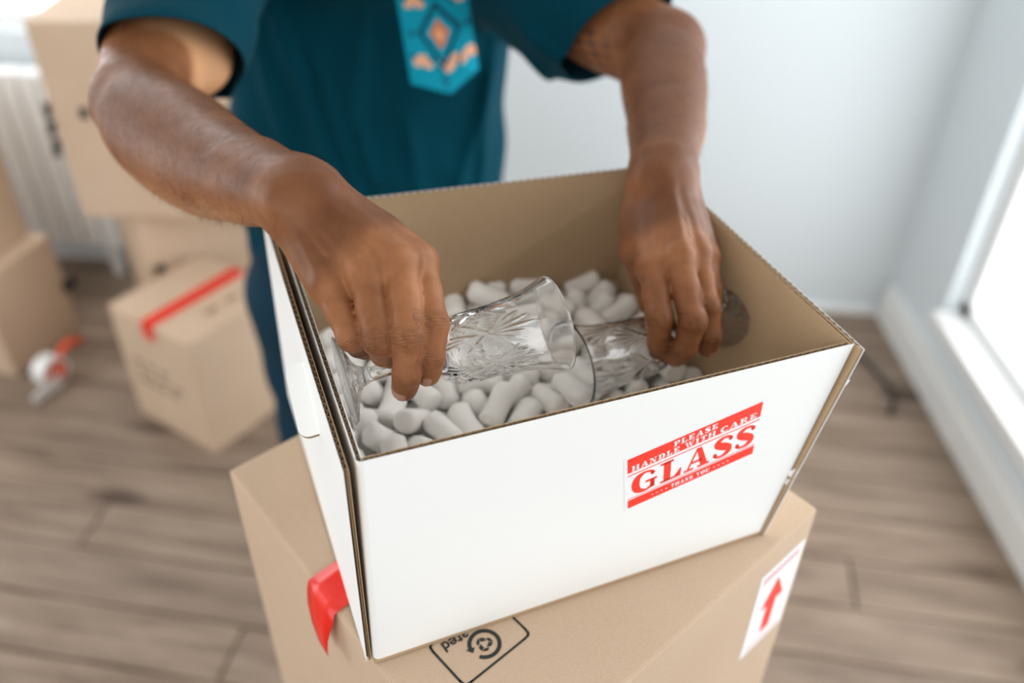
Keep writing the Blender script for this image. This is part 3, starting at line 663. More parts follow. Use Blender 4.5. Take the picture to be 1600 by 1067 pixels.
def hand(FG, MC, back, wrist):
    groups = []; palm = []
    pts = {k: [U(*q[:3]) for q in v] for k, v in FG.items()}; rad = {k: [q[3] for q in v] for k, v in FG.items()}
    for k in ('index', 'middle', 'ring', 'pinky'):
        mc = U(*MC[k]); m = pts[k][0]
        palm.append(P5(mc, m, .0150, rad[k][0]-.0004, .009))
        palm.append(P5(lerp(mc, m, .25)-back*.010, m-back*.006-nrm(m-mc)*.004, .0150, .0115, .012))     # palm side
        palm.append(P5(m+back*.0052, m+back*.0052, rad[k][0]-.0024, rad[k][0]-.0024, .005))      # knuckle
        mcps.append(m)
    mct = U(*MC['thumb'])
    palm.append(P5(mct, pts['thumb'][0], .0165, .0140, .016))
    palm.append(P5(lerp(pts['thumb'][0], mct, .3), lerp(pts['index'][0], U(*MC['index']), .35)-back*.006, .0095, .0105, .014))   # web
    # webs between the fingers
    ks = ['index', 'middle', 'ring', 'pinky']
    for a, b_ in zip(ks[:-1], ks[1:]):
        w0 = lerp(pts[a][0], pts[a][1], .16); w1 = lerp(pts[b_][0], pts[b_][1], .16)
        palm.append(P5(w0-back*.005, w1-back*.005, .0060, .0060, .005))
    # extensor tendons
    for k in ks:
        mc = U(*MC[k]); m = pts[k][0]
        palm.append(P5(lerp(wrist, mc, .6)+back*.0132, m+back*(rad[k][0]+.0002), .0024, .0024, .005))
    # veins crossing the back of the hand
    q_ = lambda k, f, o: lerp(U(*MC[k]), pts[k][0], f)+back*o
    for path in ([q_('ring', .05, .0142), lerp(q_('ring', .4, .0136), q_('pinky', .4, .0136), .4), lerp(q_('ring', .75, .0128), q_('pinky', .75, .0128), .5)],
                 [q_('index', .1, .0142), lerp(q_('index', .4, .0138), q_('middle', .4, .0138), .4), lerp(q_('middle', .68, .0132), q_('ring', .68, .0132), .5), lerp(q_('middle', .9, .0122), q_('ring', .9, .0122), .5)]):
        for i in range(len(path)-1): palm.append(P5(path[i], path[i+1], .0017, .0017, .0030))
    groups.append((.010, palm))
    for k in ks+['thumb']:
        p, r = pts[k], rad[k]; pr = []
        for i in range(len(p)-1):
            mid = lerp(p[i], p[i+1], .5); rm = (r[i]+r[i+1])/2*(0.965 if i else 1.0)
            r0_ = r[i]*(.93 if i == 0 else 1.0); rm = rm*(.955 if i == 0 else 1.0)
            pr += [P5(p[i], mid, r0_, rm, .003), P5(mid, p[i+1], rm, r[i+1], .003)]
        for i in range(1, len(p)-1):
            ax = nrm(nrm(p[i+1]-p[i])+nrm(p[i]-p[i-1])); dors = back-ax*np.dot(back, ax)
            pr.append(P5(p[i]+nrm(dors)*.0014, p[i]+nrm(dors)*.0014, r[i]*.93, r[i]*.93, .004))
            joints.append((p[i], ax, nrm(np.cross(ax, nrm(dors))), r[i], nrm(dors)))
        pr.append(P5(lerp(p[-2], p[-1], .65)-back*.0012, p[-1]-back*.0004, r[-1]*.98, r[-1]*.92, .004))
        # smooth blend to the palm only at the root: fingers stay apart from one another
        groups.append((.0045, pr)); tips.append((p[-2], p[-1], r[-1], back))
    return groups
backR = nrm(-FW*0.92+UP*0.35-RT*0.12); backL = nrm(-FW*0.80+UP*0.52+RT*0.10)
gR = hand(FR_, MR, backR, RH['wrist']); gL = hand(FL_, ML, backL, LH['wrist'])
# neighbouring fingers must not melt together: merge them with a hard union first
def merge_hand(g):
    return g
def vein(pts, r=.0019): return [P5(pts[i], pts[i+1], r, r, .0035) for i in range(len(pts)-1)]
SHL, SHR = LH['sh'], RH['sh']; neck = np.array([-.19, 1.33, 1.50])
hc = np.array([-.185, 1.25, 1.715])
tm_ = (SHR+SHL)/2
trunk = [P5(SHR+np.array([0, .02, 0]), tm_+np.array([0, .10, -.03]), .045, .05, .01), P5(SHL+np.array([0, .02, 0]), tm_+np.array([0, .10, -.03]), .045, .05, .01), P5(tm_+np.array([0, .13, -.08]), np.array([-.24, 1.43, 1.05]), .06, .07, .04),
         P5(tm_+np.array([0, .09, .0]), hc+np.array([0, .03, -.06]), .060, .056, .03)]
head = [P5(hc+np.array([0, .03, .02]), hc+np.array([0, -.005, .03]), .088, .082, .03), P5(hc+np.array([0, -.03, -.02]), hc+np.array([0, -.055, -.085]), .062, .034, .03),
        P5(hc+np.array([0, -.088, .005]), hc+np.array([0, -.108, -.035]), .009, .013, .012), P5(hc+np.array([-.02, -.088, -.07]), hc+np.array([.02, -.088, -.07]), .008, .008, .008),
        P5(hc+np.array([-.03, -.078, .022]), hc+np.array([.03, -.078, .022]), .013, .013, .012)]
for s in (-1, 1): head.append(P5(hc+np.array([s*.083, .02, .01]), hc+np.array([s*.086, .018, -.03]), .016, .011, .008))
body_groups = [(.012, upR)]+foR+[(.010, armR), (.012, upL)]+foL+[(.010, armL)]
body_groups += [(.012, trunk), (.02, head)]
# hands: fingers unioned hard among themselves, then blended to palm + arm
def body_field(pts, cen, reach):
    base = field(body_groups, pts, cen, reach)
    for g in (gR, gL):
        near = np.zeros(len(cen), bool)
        for _, pr in g:
            for q in pr: near |= prim_d(cen, q) < reach
        if not near.any(): continue
        P_, C_ = pts[near], cen[near]
        bs_ = smin(base[near], field([g[0]], P_, C_, reach), .014); blended = bs_.copy()
        for kg, pr in g[1:]:
            m = np.zeros(len(C_), bool)
            for q in pr: m |= prim_d(C_, q) < reach
            if m.any(): blended[m] = np.minimum(blended[m], smin(bs_[m], field([(1e-4, pr)], P_[m], C_[m], reach), .0055))
        base[near] = blended
    return base
_field = field
def extract_body(vox):
    global field
    allg = body_groups+gR+gL
    field = lambda groups, pts, cen, reach: body_field(pts, cen, reach) if groups is allg else _field(groups, pts, cen, reach)
    try: return extract(allg, vox)
    finally: field = _field
bv, bq = extract_body(0.0015)
def relax(v, q, it, f=0.5):
    e = np.concatenate([q[:, [0, 1]], q[:, [1, 2]], q[:, [2, 3]], q[:, [3, 0]]]); e = np.unique(np.sort(e, 1), axis=0); n = len(v)
    i = np.concatenate([e[:, 0], e[:, 1]]); j = np.concatenate([e[:, 1], e[:, 0]]); dg = np.maximum(np.bincount(i, minlength=n), 1)
    for _ in range(it): v = v+f*(np.stack([np.bincount(i, weights=v[j, k], minlength=n)/dg for k in range(3)], 1)-v)
    return v
bv = relax(bv, bq, 5)
body = np_mesh('body', bv, bq, [M_SKIN], person)
crease = np.zeros((len(bv), 3), np.float32); tone = np.zeros(len(bv), np.float32)
for (p, ax, lat, r, dors) in joints:
    d = bv-p; near = np.nonzero((d*d).sum(1) < (r*2.2)**2)[0]; d = d[near]
    s = d@ax; l = d@lat; k = np.exp(-(s/(r*0.62))**2)*np.clip((d@dors)/r*1.5, 0, 1)
    up_ = k > crease[near, 2]
    crease[near[up_]] = np.stack([s, l, k], 1)[up_]; tone[near] = np.maximum(tone[near], k*0.14)
for p in mcps:
    d2 = ((bv-p)**2).sum(1); near = d2 < .03**2; tone[near] = np.maximum(tone[near], 0.2*np.exp(-d2[near]/.014**2))
nv3 = np.zeros(len(bv)*3, np.float32); body.data.vertices.foreach_get('normal', nv3); nv3 = nv3.reshape(-1, 3)
def sst(x, a, b_): x = np.clip((x-a)/(b_-a), 0, 1); return x*x*(3-2*x)
for (J, FG, back, base) in ((RH, FR_, backR, .06), (LH, FL_, backL, .18)):  # darker backs mix tan with painted-in shade; left arm's base is painted shade
    w_ = J['wrist']; mm = np.mean([U(*FG[k][0][:3]) for k in ('index', 'middle', 'ring', 'pinky')], 0); ax = mm-w_; t_ = ((bv-w_)@ax)/(ax@ax); near = np.linalg.norm(bv-(w_+mm)/2, axis=1) < .14
    dors = nv3@nrm(back*.6+np.array([0, 0, .8]))
    tone = np.maximum(tone, np.where(near, (base+.58*sst(dors, -.1, .8)*sst(-t_, -.92, -.70))*sst(t_, -.35, .05), 0))
    ax = w_-J['el']; t_ = ((bv-J['el'])@ax)/(ax@ax); near = sst(-np.linalg.norm(bv-J['el']-np.outer(t_, ax), axis=1), -.092, -.050)*((t_ < 1.2) & (t_ > -.25))
    tone = np.maximum(tone, near*(base+.58*sst(dors, -.15, .75))*sst(-t_, -1.15, -.95)*sst(t_, -.25, .10))
# paler inner upper arm and forearm underside: lighter skin plus light painted in
ax = RH['el']-RH['sh']; t_ = ((bv-RH['sh'])@ax)/(ax@ax); near = (np.linalg.norm(bv-RH['sh']-np.outer(t_, ax), axis=1) < .10) & (t_ > 0) & (t_ < 1.05)
fl_ = sst(nv3@nrm(np.array([.75, -.6, .25])), .1, .75)*sst(-t_, -1.0, -.85)
fl_ = fl_*sst(-tone, -.30, -.04); tone = np.where(near, tone*(1-fl_)-.72*fl_, tone)
ax = RH['wrist']-RH['el']; t_ = ((bv-RH['el'])@ax)/(ax@ax); near = (np.linalg.norm(bv-RH['el']-np.outer(t_, ax), axis=1) < .085) & (t_ > .1) & (t_ < 1.0)
fl_ = sst(-(nv3@nrm(backR*.6+np.array([0, 0, .8]))), -.25, .45)*sst(t_, .1, .35)*sst(-t_, -1.0, -.75); tone = np.where(near, tone*(1-fl_)-.38*fl_, tone)
tone = tone.astype(np.float32)
at_ = body.data.attributes.new('crease', 'FLOAT_VECTOR', 'POINT'); at_.data.foreach_set('vector', crease.ravel())
at_ = body.data.attributes.new('tone', 'FLOAT', 'POINT'); at_.data.foreach_set('value', tone)
# tattoo pigment on the inner side of the far upper arm
rel = bv-CAM; dep_ = rel@FW; pxv = 800+FPX*(rel@RT)/dep_; pyv = 533.5-FPX*(rel@UP)/dep_
ta_, tb_ = LH['ua'], LH['el']; al = ((bv-ta_)@(tb_-ta_))/((tb_-ta_)@(tb_-ta_)); rd = bv-ta_-al[:, None]*(tb_-ta_)
ang = np.arctan2(rd@nrm(np.cross(tb_-ta_, [0, 0, 1.])), rd[:, 2]); onarm = (np.linalg.norm(rd, axis=1) < .085) & (al > -.5) & (al < .95)
pat = np.clip(np.sin(al*26+ang*9)*np.sin(al*9-ang*16)*3+.35, 0, 1)*np.clip((.90-al)*6, 0, 1)
tat = np.where(onarm & (bv[:, 2] < (ta_+al[:, None]*(tb_-ta_))[:, 2]+.012), pat, 0).astype(np.float32)
at_ = body.data.attributes.new('tattoo', 'FLOAT', 'POINT'); at_.data.foreach_set('value', tat)
# fine hair on the forearms
M_HAIR = mat('dark_arm_hair', lin(48, 30, 20), 0.9, 0.05)
def arm_hair(el, wr, n, seed):
    r = np.random.default_rng(seed); ax = wr-el; L = np.linalg.norm(ax); ax = ax/L
    t_ = ((bv-el)@ax)/L; d_ = np.linalg.norm(bv-el-np.outer((bv-el)@ax, ax), axis=1); idx = np.nonzero((t_ > .16) & (t_ < .98) & (d_ < .075))[0]
    idx = r.choice(idx, n); V, F = [], []
    for i in idx:
        p = bv[i]; c = el+ax*((p-el)@ax); nn = nrm(p-c); side = np.cross(nn, ax)
        d0 = nrm(ax*0.8+side*r.normal(.35, .35)+nn*.30); Lh = r.uniform(.006, .013); q = [p-nn*.0006, p+d0*Lh*.5+nn*.0004, p+d0*Lh-nn*.0005*0+side*r.normal(0, .0012)]
        a_ = nrm(np.cross(d0, nn)); b_ = np.cross(d0, a_); k = len(V)
        for m_, rr2 in zip(q, (.000055, .000045, .00002)):
            for j in range(3): V.append(m_+rr2*(math.cos(2.094*j)*a_+math.sin(2.094*j)*b_))
        for e_ in (0, 3):
            for j in range(3): F.append((k+e_+j, k+e_+(j+1) % 3, k+e_+3+(j+1) % 3, k+e_+3+j))
    o = mesh_obj('arm_hair', V, F, M_HAIR); adopt(o, person); o['kind'] = 'stuff'
arm_hair(RH['el'], RH['wrist'], 1700, 1); arm_hair(LH['el'], LH['wrist'], 260, 2)
# nails
for (p0, p1, r, back) in tips:
    ax = nrm(p1-p0); dors = nrm(back-ax*np.dot(back, ax)); lat = np.cross(ax, dors); V, F = [], []
    nu, nv_ = 9, 8; cen = p1-ax*0.001
    for j in range(nv_):
        v = j/(nv_-1); s = -.0055+.0125*v
        for i in range(nu):
            u = (i/(nu-1)-0.5)*2; wf = math.sqrt(max(0.0, 1-(abs(v-0.45)/0.58)**4)); th = u*math.radians(52)*wf
            rr_ = r*1.02+.0003 if s < 0.0005 else math.sqrt(max((r*1.02+.0003)**2-max(0, s-.0005)**2*0.75, (r*.6)**2))
            V.append(cen+ax*s+rr_*(dors*math.cos(th)+lat*math.sin(th)))
    for j in range(nv_-1):
        for i in range(nu-1): F.append((j*nu+i, j*nu+i+1, (j+1)*nu+i+1, (j+1)*nu+i))
    o = mesh_obj('fingernail', V, F, M_NAIL, smooth=True); md = o.modifiers.new('thick', 'SOLIDIFY'); md.thickness = 0.0006; md.offset = 0; adopt(o, person)

# ---- t-shirt
M_SHIRT = mat('teal_jersey', lin(0, 54, 68), 0.9, 0.06, **{'Sheen Weight': 0.03, 'Sheen Roughness': 0.4}); t = NT(M_SHIRT)
t.bump(t.noise(t.coord('Object'), 500, 2), 0.12, 0.0015)
cx, cy = -.252, 1.405
torso = []
for s in (-1, 1):
    torso += chain([np.array([cx+s*.100, cy+.01, .74]), np.array([cx+s*.096, cy, 1.10]), np.array([cx+.03+s*.098, cy-.055, 1.36])], [.130, .128, .118], .05)
torso += [P5(np.array([cx, cy+.005, .74]), np.array([cx+.03, cy-.055, 1.36]), .130, .118, .05)]
torso += [P5(SHR+np.array([.02, .075, 0]), SHL+np.array([-.02, .055, 0]), .072, .072, .05), P5((SHR+SHL)/2+np.array([0, .04, .0]), (SHR+SHL)/2+np.array([0, .035, .045]), .085, .07, .04)]
slR = chain([SHR, RH['ua']+np.array([.010, 0, 0]), lerp(RH['ua'], RH['el'], .6)+np.array([.014, 0, 0])], [.082, .072, .070], .03)
slL = chain([SHL, LH['ua'], lerp(LH['ua'], LH['el'], .6)], [.080, .070, .066], .03)
slL += chain([SHL+np.array([0, 0, -.03]), LH['ua']+np.array([-.01, .0, -.028])], [.07, .052], .03)
yf = cy-.125
def fpt(px, py):
    p = onplane(px, py, (0, yf, 0), np.array([0, 1., 0])); return np.array([p[0], p[2]])
FOLDS = [((395, 0), (470, 300), .013, .010), ((440, 0), (540, 300), .012, .012), ((500, 60), (575, 330), .012, .009), ((772, 60), (752, 300), .010, .013), ((800, 30), (715, 300), .012, .009),
         ((560, 160), (600, 310), .010, .007), ((640, 170), (660, 300), .012, .007), ((370, 380), (470, 520), .016, .010), ((360, 200), (440, 480), .012, .010), ((730, 100), (780, 110), .010, .006), ((790, 60), (880, 90), .010, .010), ((580, 0), (560, 150), .012, .008),
         ((420, 400), (450, 540), .010, .008), ((820, 20), (900, 110), .010, .010), ((800, -40), (930, 40), .012, .009), ((180, -20), (330, 60), .010, .006)]
FOLDW = [(fpt(*a), fpt(*b_), w, h) for a, b_, w, h in FOLDS]
def folds(p):
    x, z = p[..., 0], p[..., 2]; r = np.zeros(x.shape, np.float32)
    for a, b_, w, h in FOLDW:
        ab = b_-a; tt = np.clip(((x-a[0])*ab[0]+(z-a[1])*ab[1])/(ab@ab), 0, 1)
        d2 = (x-a[0]-tt*ab[0])**2+(z-a[1]-tt*ab[1])**2
        r -= (h*np.exp(-d2/(w*w))*np.sqrt(np.maximum(np.sin(np.pi*np.clip(tt*0.8+0.1, 0, 1)), 0))).astype(np.float32)
    r += (.0025*np.sin(x*61+np.sin(z*17)*1.5)*np.sin(z*23+x*9)).astype(np.float32)
    return r
shirt_groups = [(.03, torso), (.035, slR), (.035, slL)]
sv_, sq_ = extract(shirt_groups, 0.0045, folds)
def to_bm(v, q):
    bm = bmesh.new(); bv_ = [bm.verts.new(tuple(p)) for p in v]
    for f in q:
        try: bm.faces.new([bv_[i] for i in f])
        except ValueError: pass
    return bm
bm = to_bm(sv_, sq_)
def cut(bm, co_, no, test):
    bm.faces.ensure_lookup_table()
    fs = [f for f in bm.faces if test(f.calc_center_median())]
    gs = set(fs)
    for f in fs: gs.update(f.edges); gs.update(f.verts)
    bmesh.ops.bisect_plane(bm, geom=list(gs), plane_co=Vector(co_), plane_no=Vector(no), clear_outer=True)
cut(bm, (0, 0, .815), (0, .12, -1), lambda c: c.z < .95)
hR = lerp(RH['ua'], RH['el'], .44); dR = nrm(nrm(RH['el']-RH['ua'])+np.array([0.06, 0, -0.80]))
cut(bm, hR, dR, lambda c: np.dot(np.array(c)-hR, dR) > -.06 and np.linalg.norm(np.array(c)-hR) < .16)
hL = U(938, 60, 1.05)+nrm(LH['el']-LH['ua'])*.012; dL = nrm(nrm(LH['el']-LH['ua'])+np.array([0, 0, -.60]))
cut(bm, hL, dL, lambda c: np.dot(np.array(c)-hL, dL) > -.06 and np.linalg.norm(np.array(c)-hL) < .16)
nz = (SHR+SHL)/2+np.array([0, .0, .075])
cut(bm, nz, (0, -.35, 1), lambda c: c.z > nz[2]-.05 and math.hypot(c.x-nz[0], c.y-nz[1]-.05) < .15)
shirt = bm_obj('shirt', bm, M_SHIRT, smooth=True); adopt(shirt, person)
md = shirt.modifiers.new('cloth', 'SOLIDIFY'); md.thickness = 0.0022; md.offset = -1
# patterned chest pocket lying on the shirt
def shirt_d(p):
    p = np.asarray(p, np.float32).reshape(-1, 1, 3); return (field(shirt_groups, p, p[:, 0, :], 9.0)+folds(p))[:, 0]
pc = lambda c: lin(*c)
PMAT = [mat('pocket_turquoise', pc((0, 150, 178)), 0.8, 0.2), mat('pocket_peach', pc((238, 178, 140)), 0.8, 0.2), mat('pocket_navy', pc((8, 66, 88)), 0.8, 0.2), mat('pocket_orange', pc((214, 128, 84)), 0.8, 0.2)]
nu, nv_ = 60, 80; px_ = []
qTL, qTR, qBL, qBR, qB = (612, -40), (722, -56), (642, 131), (748, 108), (704, 147)
uv = []
for j in range(nv_+1):
    for i in range(nu+1):
        u, v = i/nu, j/nv_
        top = lerp(np.array(qTL), np.array(qTR), u)
        bot = lerp(np.array(qBL), np.array(qB), u/0.58) if u < 0.58 else lerp(np.array(qB), np.array(qBR), (u-0.58)/0.42)
        px_.append(lerp(top, bot, v)); uv.append((u, v))
rays = np.array([ray(*p) for p in px_]); rays /= np.linalg.norm(rays, axis=1)[:, None]
tt = np.full(len(rays), 1.0)
for _ in range(40): tt += np.clip(shirt_d(CAM+rays*tt[:, None]), -.05, .05)*0.8
PV = CAM+rays*(tt-.0032)[:, None]
def pocket_m(u, v):
    yy = (v*186-40)/186      # rough image rows: y = v*186-40 at the left
    X, Y = u*118, v*186-40   # local px
    def dia(cx_, cy_, rx, ry): return abs(X-cx_)/rx+abs(Y-cy_)/ry
    d = dia(64, 58, 36, 48)
    if dia(64, 58, 17, 24) < 1: return 1 if dia(64, 58, 8, 11) < 1 else 3
    if 0.82 < d < 1.08: return 2
    for (a, b_, s) in ((28, 9, 1), (76, -12, 1), (106, 8, -1), (28, 104, 1), (74, 104, -1), (107, 108, 1), (50, -30, -1)):
        if (X-a)**2/100+(Y-b_+s*5)**2/49 < 1 or (X-a-9)**2/64+(Y-b_-s*3)**2/42 < 1 or (X-a+9)**2/64+(Y-b_-s*3)**2/42 < 1: return 1
        if (X-a-16)**2+(Y-b_+s*6)**2 < 14 or (X-a+16)**2+(Y-b_+s*6)**2 < 14: return 2
    if dia(16, 60, 6, 6) < 1 or dia(112, 58, 6, 7) < 1: return 2
    if dia(64, 128, 9, 16) < 1 and (int(X/5)+int(Y/5)) % 2 == 0: return 2
    return 0
PF, PM = [], []
for j in range(nv_):
    for i in range(nu):
        PF.append((j*(nu+1)+i, (j+1)*(nu+1)+i, (j+1)*(nu+1)+i+1, j*(nu+1)+i+1)); PM.append(pocket_m((i+.5)/nu, (j+.5)/nv_))
pk = mesh_obj('pocket', PV, PF, PMAT, smooth=True, mi=PM); adopt_world(pk, shirt); pk['label'] = 'turquoise pocket with a peach diamond pattern'
md = pk.modifiers.new('cloth', 'SOLIDIFY'); md.thickness = 0.0025; md.offset = -1
# ---- trousers, shoes
M_JEAN = mat('dark_blue_denim', lin(10, 46, 64), 0.85, 0.2); t = NT(M_JEAN); t.bump(t.noise(t.coord('Object'), 300, 2), 0.2, 0.001)
hip = np.array([cx-.02, cy+.01, .86])
tr = []
for s in (-1, 1):
    tr += chain([hip+np.array([s*.085, 0, .04]), hip+np.array([s*.115, -.005, -.08]), np.array([hip[0]+s*.125, hip[1]-.03, .46]), np.array([hip[0]+s*.13, hip[1]+.02, .06])], [.128, .118, .088, .078], .03)
tr += [P5(hip+np.array([-.08, 0, .06]), hip+np.array([.08, 0, .06]), .12, .12, .03)]
def jf(p):
    x, y, z = p[..., 0], p[..., 1], p[..., 2]
    return (.004*np.sin(z*38+x*30+np.sin(y*20))*np.exp(-((z-.72)/.16)**2)+.002*np.sin(z*60+x*15)).astype(np.float32)
tv, tq = extract([(.03, tr)], 0.008, jf); adopt(np_mesh('trousers', tv, tq, [M_JEAN]), person)
M_SHOE = mat('dark_shoe', lin(40, 40, 44), 0.6, 0.3)
for s in (-1, 1):
    f0 = np.array([hip[0]+s*.13, hip[1]+.03, .045]); v_, q_ = extract([(.02, [P5(f0, f0+np.array([s*.02, -.17, -.012]), .044, .032, .02), P5(f0+np.array([0, 0, .03]), f0+np.array([s*.01, -.08, 0]), .045, .036, .02)])], 0.006)
    v_[:, 2] = np.maximum(v_[:, 2], 0.001); adopt(np_mesh('shoe', v_, q_, [M_SHOE]), person)
hv, hq = extract([(.02, [P5(hc+np.array([0, .035, .03]), hc+np.array([0, .005, .045]), .091, .083, .02)])], 0.006)
keep = (hv[:, 2] > hc[2]+.035) | (hv[:, 1] > hc[1]+.04); m = keep[hq].all(1) & (hv[hq].mean(1)[:, 2] > hc[2]-.03)
adopt(np_mesh('hair', hv, hq[m], [mat('black_hair', lin(24, 20, 18), 0.7, 0.3)]), person)
for s in (-1, 1):
    ev_, eq_ = extract([(.01, [P5(hc+np.array([s*.031, -.076, .004]), hc+np.array([s*.031, -.076, .004]), .012, .012)])], 0.004)
    adopt(np_mesh('eye', ev_, eq_, [mat('eye_white', lin(226, 222, 214), 0.2, 0.5)]), person)

# ------------------------------------------------------------------ CUT CRYSTAL GLASSES
LG = 0.155
outer = [(0, 0), (.0285, 0), (.0292, .0012), (.0285, .0026), (.020, .0052), (.010, .0095), (.0058, .016), (.0047, .024), (.0046, .040), (.0056, .052), (.010, .060), (.018, .067), (.0228, .076), (.0246, .088), (.0252, .102), (.0262, .116), (.0285, .134), (.0335, .150), (.0350, .1545)]
inner = [(.0343, .1548), (.0326, .151), (.0274, .134), (.0249, .116), (.0236, .102), (.0228, .088), (.0205, .077), (.014, .070), (.006, .0675), (0, .067)]
def dense(pr, n):
    P = np.array(pr); o = cat([(p[0], p[1], 0) for p in pr], n); return [(max(0.0, a[0]), a[1]) for a in o]
def seg_d(px, pz, ax, az, bx, bz):
    dx, dz = bx-ax, bz-az; t = np.clip(((px-ax)*dx+(pz-az)*dz)/(dx*dx+dz*dz), 0, 1); return np.hypot(px-ax-t*dx, pz-az-t*dz), t
NA = 252; OUT = dense(outer, 9); 
def make_glass_mesh():
    th = np.arange(NA)*2*np.pi/NA; rows = []
    NS = 7; per = 2*np.pi/NS
    for (r, z) in OUT:
        rr_ = np.full(NA, r)
        if 0.058 < z < 0.140:
            x = ((th+per/2) % per-per/2)*0.0245        # unwrapped, centred on the sector
            dep = np.zeros(NA); half = per*0.0245/2; zc = 0.098
            # big diamond outlines
            for (a0, z0_, a1, z1_) in ((0, zc-.017, half, zc), (0, zc-.017, -half, zc), (0, zc+.015, half, zc), (0, zc+.015, -half, zc)):
                d, _t2 = seg_d(x, z, a0, z0_, a1, z1_); dep = np.maximum(dep, np.clip(1-d/.0016, 0, 1)*.0012)
            ind = (np.abs(x)/half+np.abs(z-zc)/.0155) < 0.86
            a_, b_ = (x*1.25+(z-zc))/.0036, (x*1.25-(z-zc))/.0036
            hatch = np.maximum(1-np.abs((a_ % 1)-.5)*4, 1-np.abs((b_ % 1)-.5)*4)
            dep = np.maximum(dep, np.where(ind, np.clip(hatch, 0, 1)*.0008, 0))
            # fans of leaf cuts rising between the diamonds
            xf = ((th) % per-per/2)*0.0250
            for k in range(-2, 3):
                d, t2 = seg_d(xf, z, k*.0010, zc+.004, k*.0050, zc+.033-abs(k)*.005); w = .0016*np.sin(np.pi*np.clip(t2*.85+.15, 0, 1)); dep = np.maximum(dep, np.clip(1-d/np.maximum(w, 1e-5), 0, 1)*.0011)
            for k in range(-1, 2):
                d, t2 = seg_d(xf, z, 0, zc-.008, k*.004, zc-.030); dep = np.maximum(dep, np.clip(1-d/.0013, 0, 1)*.0009)
            rr_ = r-dep
        elif 0.012 < z < 0.056: rr_ = r*(1-.09*np.abs(np.cos(th*3)))
        elif z < 0.0065 and r > .006 and z > 0.002:
            rr_ = np.full(NA, r); 
        zz = np.full(NA, z)
        if z > 0.0024 and z < 0.011 and r > .007: zz = z-.0011*np.clip(1-np.abs(((th*16/(2*np.pi)) % 1)-.5)*4, 0, 1)*(r/.0285)
        rows.append(np.stack([rr_*np.cos(th), rr_*np.sin(th), zz], 1))
    for (r, z) in dense(inner, 5): rows.append(np.stack([r*np.cos(th), r*np.sin(th), np.full(NA, z)], 1))
    V = np.concatenate(rows); n = len(rows); i = np.arange(n-1)[:, None]*NA; j = np.arange(NA)[None]; j2 = (j+1) % NA
    Q = np.stack([i+j, i+j2, i+NA+j2, i+NA+j], -1).reshape(-1, 4)
    o = np_mesh('wine_glass', V, Q, [M_GLASS]); bmx = bmesh.new(); bmx.from_mesh(o.data); bmesh.ops.remove_doubles(bmx, verts=bmx.verts, dist=1e-6); bmesh.ops.recalc_face_normals(bmx, faces=bmx.faces); bmx.to_mesh(o.data); bmx.free()
    return o
def place_glass(o, foot, rim, spin):
    z = nrm(rim-foot); x = nrm(np.cross(z, [0.2, 0.1, 1])); y = np.cross(z, x)
    o.matrix_world = Matrix(((x[0], y[0], z[0], foot[0]), (x[1], y[1], z[1], foot[1]), (x[2], y[2], z[2], foot[2]), (0, 0, 0, 1))) @ Matrix.Rotation(spin, 4, 'Z')
G1F, G1R = U(537, 596, .588), U(846, 511, .628)
G2F, G2R = U(1134, 507, .752), U(891, 572, .690)
G1R = G1F+nrm(G1R-G1F)*LG; G2F = G2R+nrm(G2F-G2R)*LG
g1 = make_glass_mesh(); place_glass(g1, G1F, G1R, 0.45); tag(g1, 'cut crystal wine glass lifted by its stem in the hand at the left', 'glass', 'crystal glasses in the carton')
g2 = g1.copy(); COL.objects.link(g2); place_glass(g2, G2F, G2R, 1.1); tag(g2, 'cut crystal wine glass lying on the peanuts under the hand at the right', 'glass', 'crystal glasses in the carton')

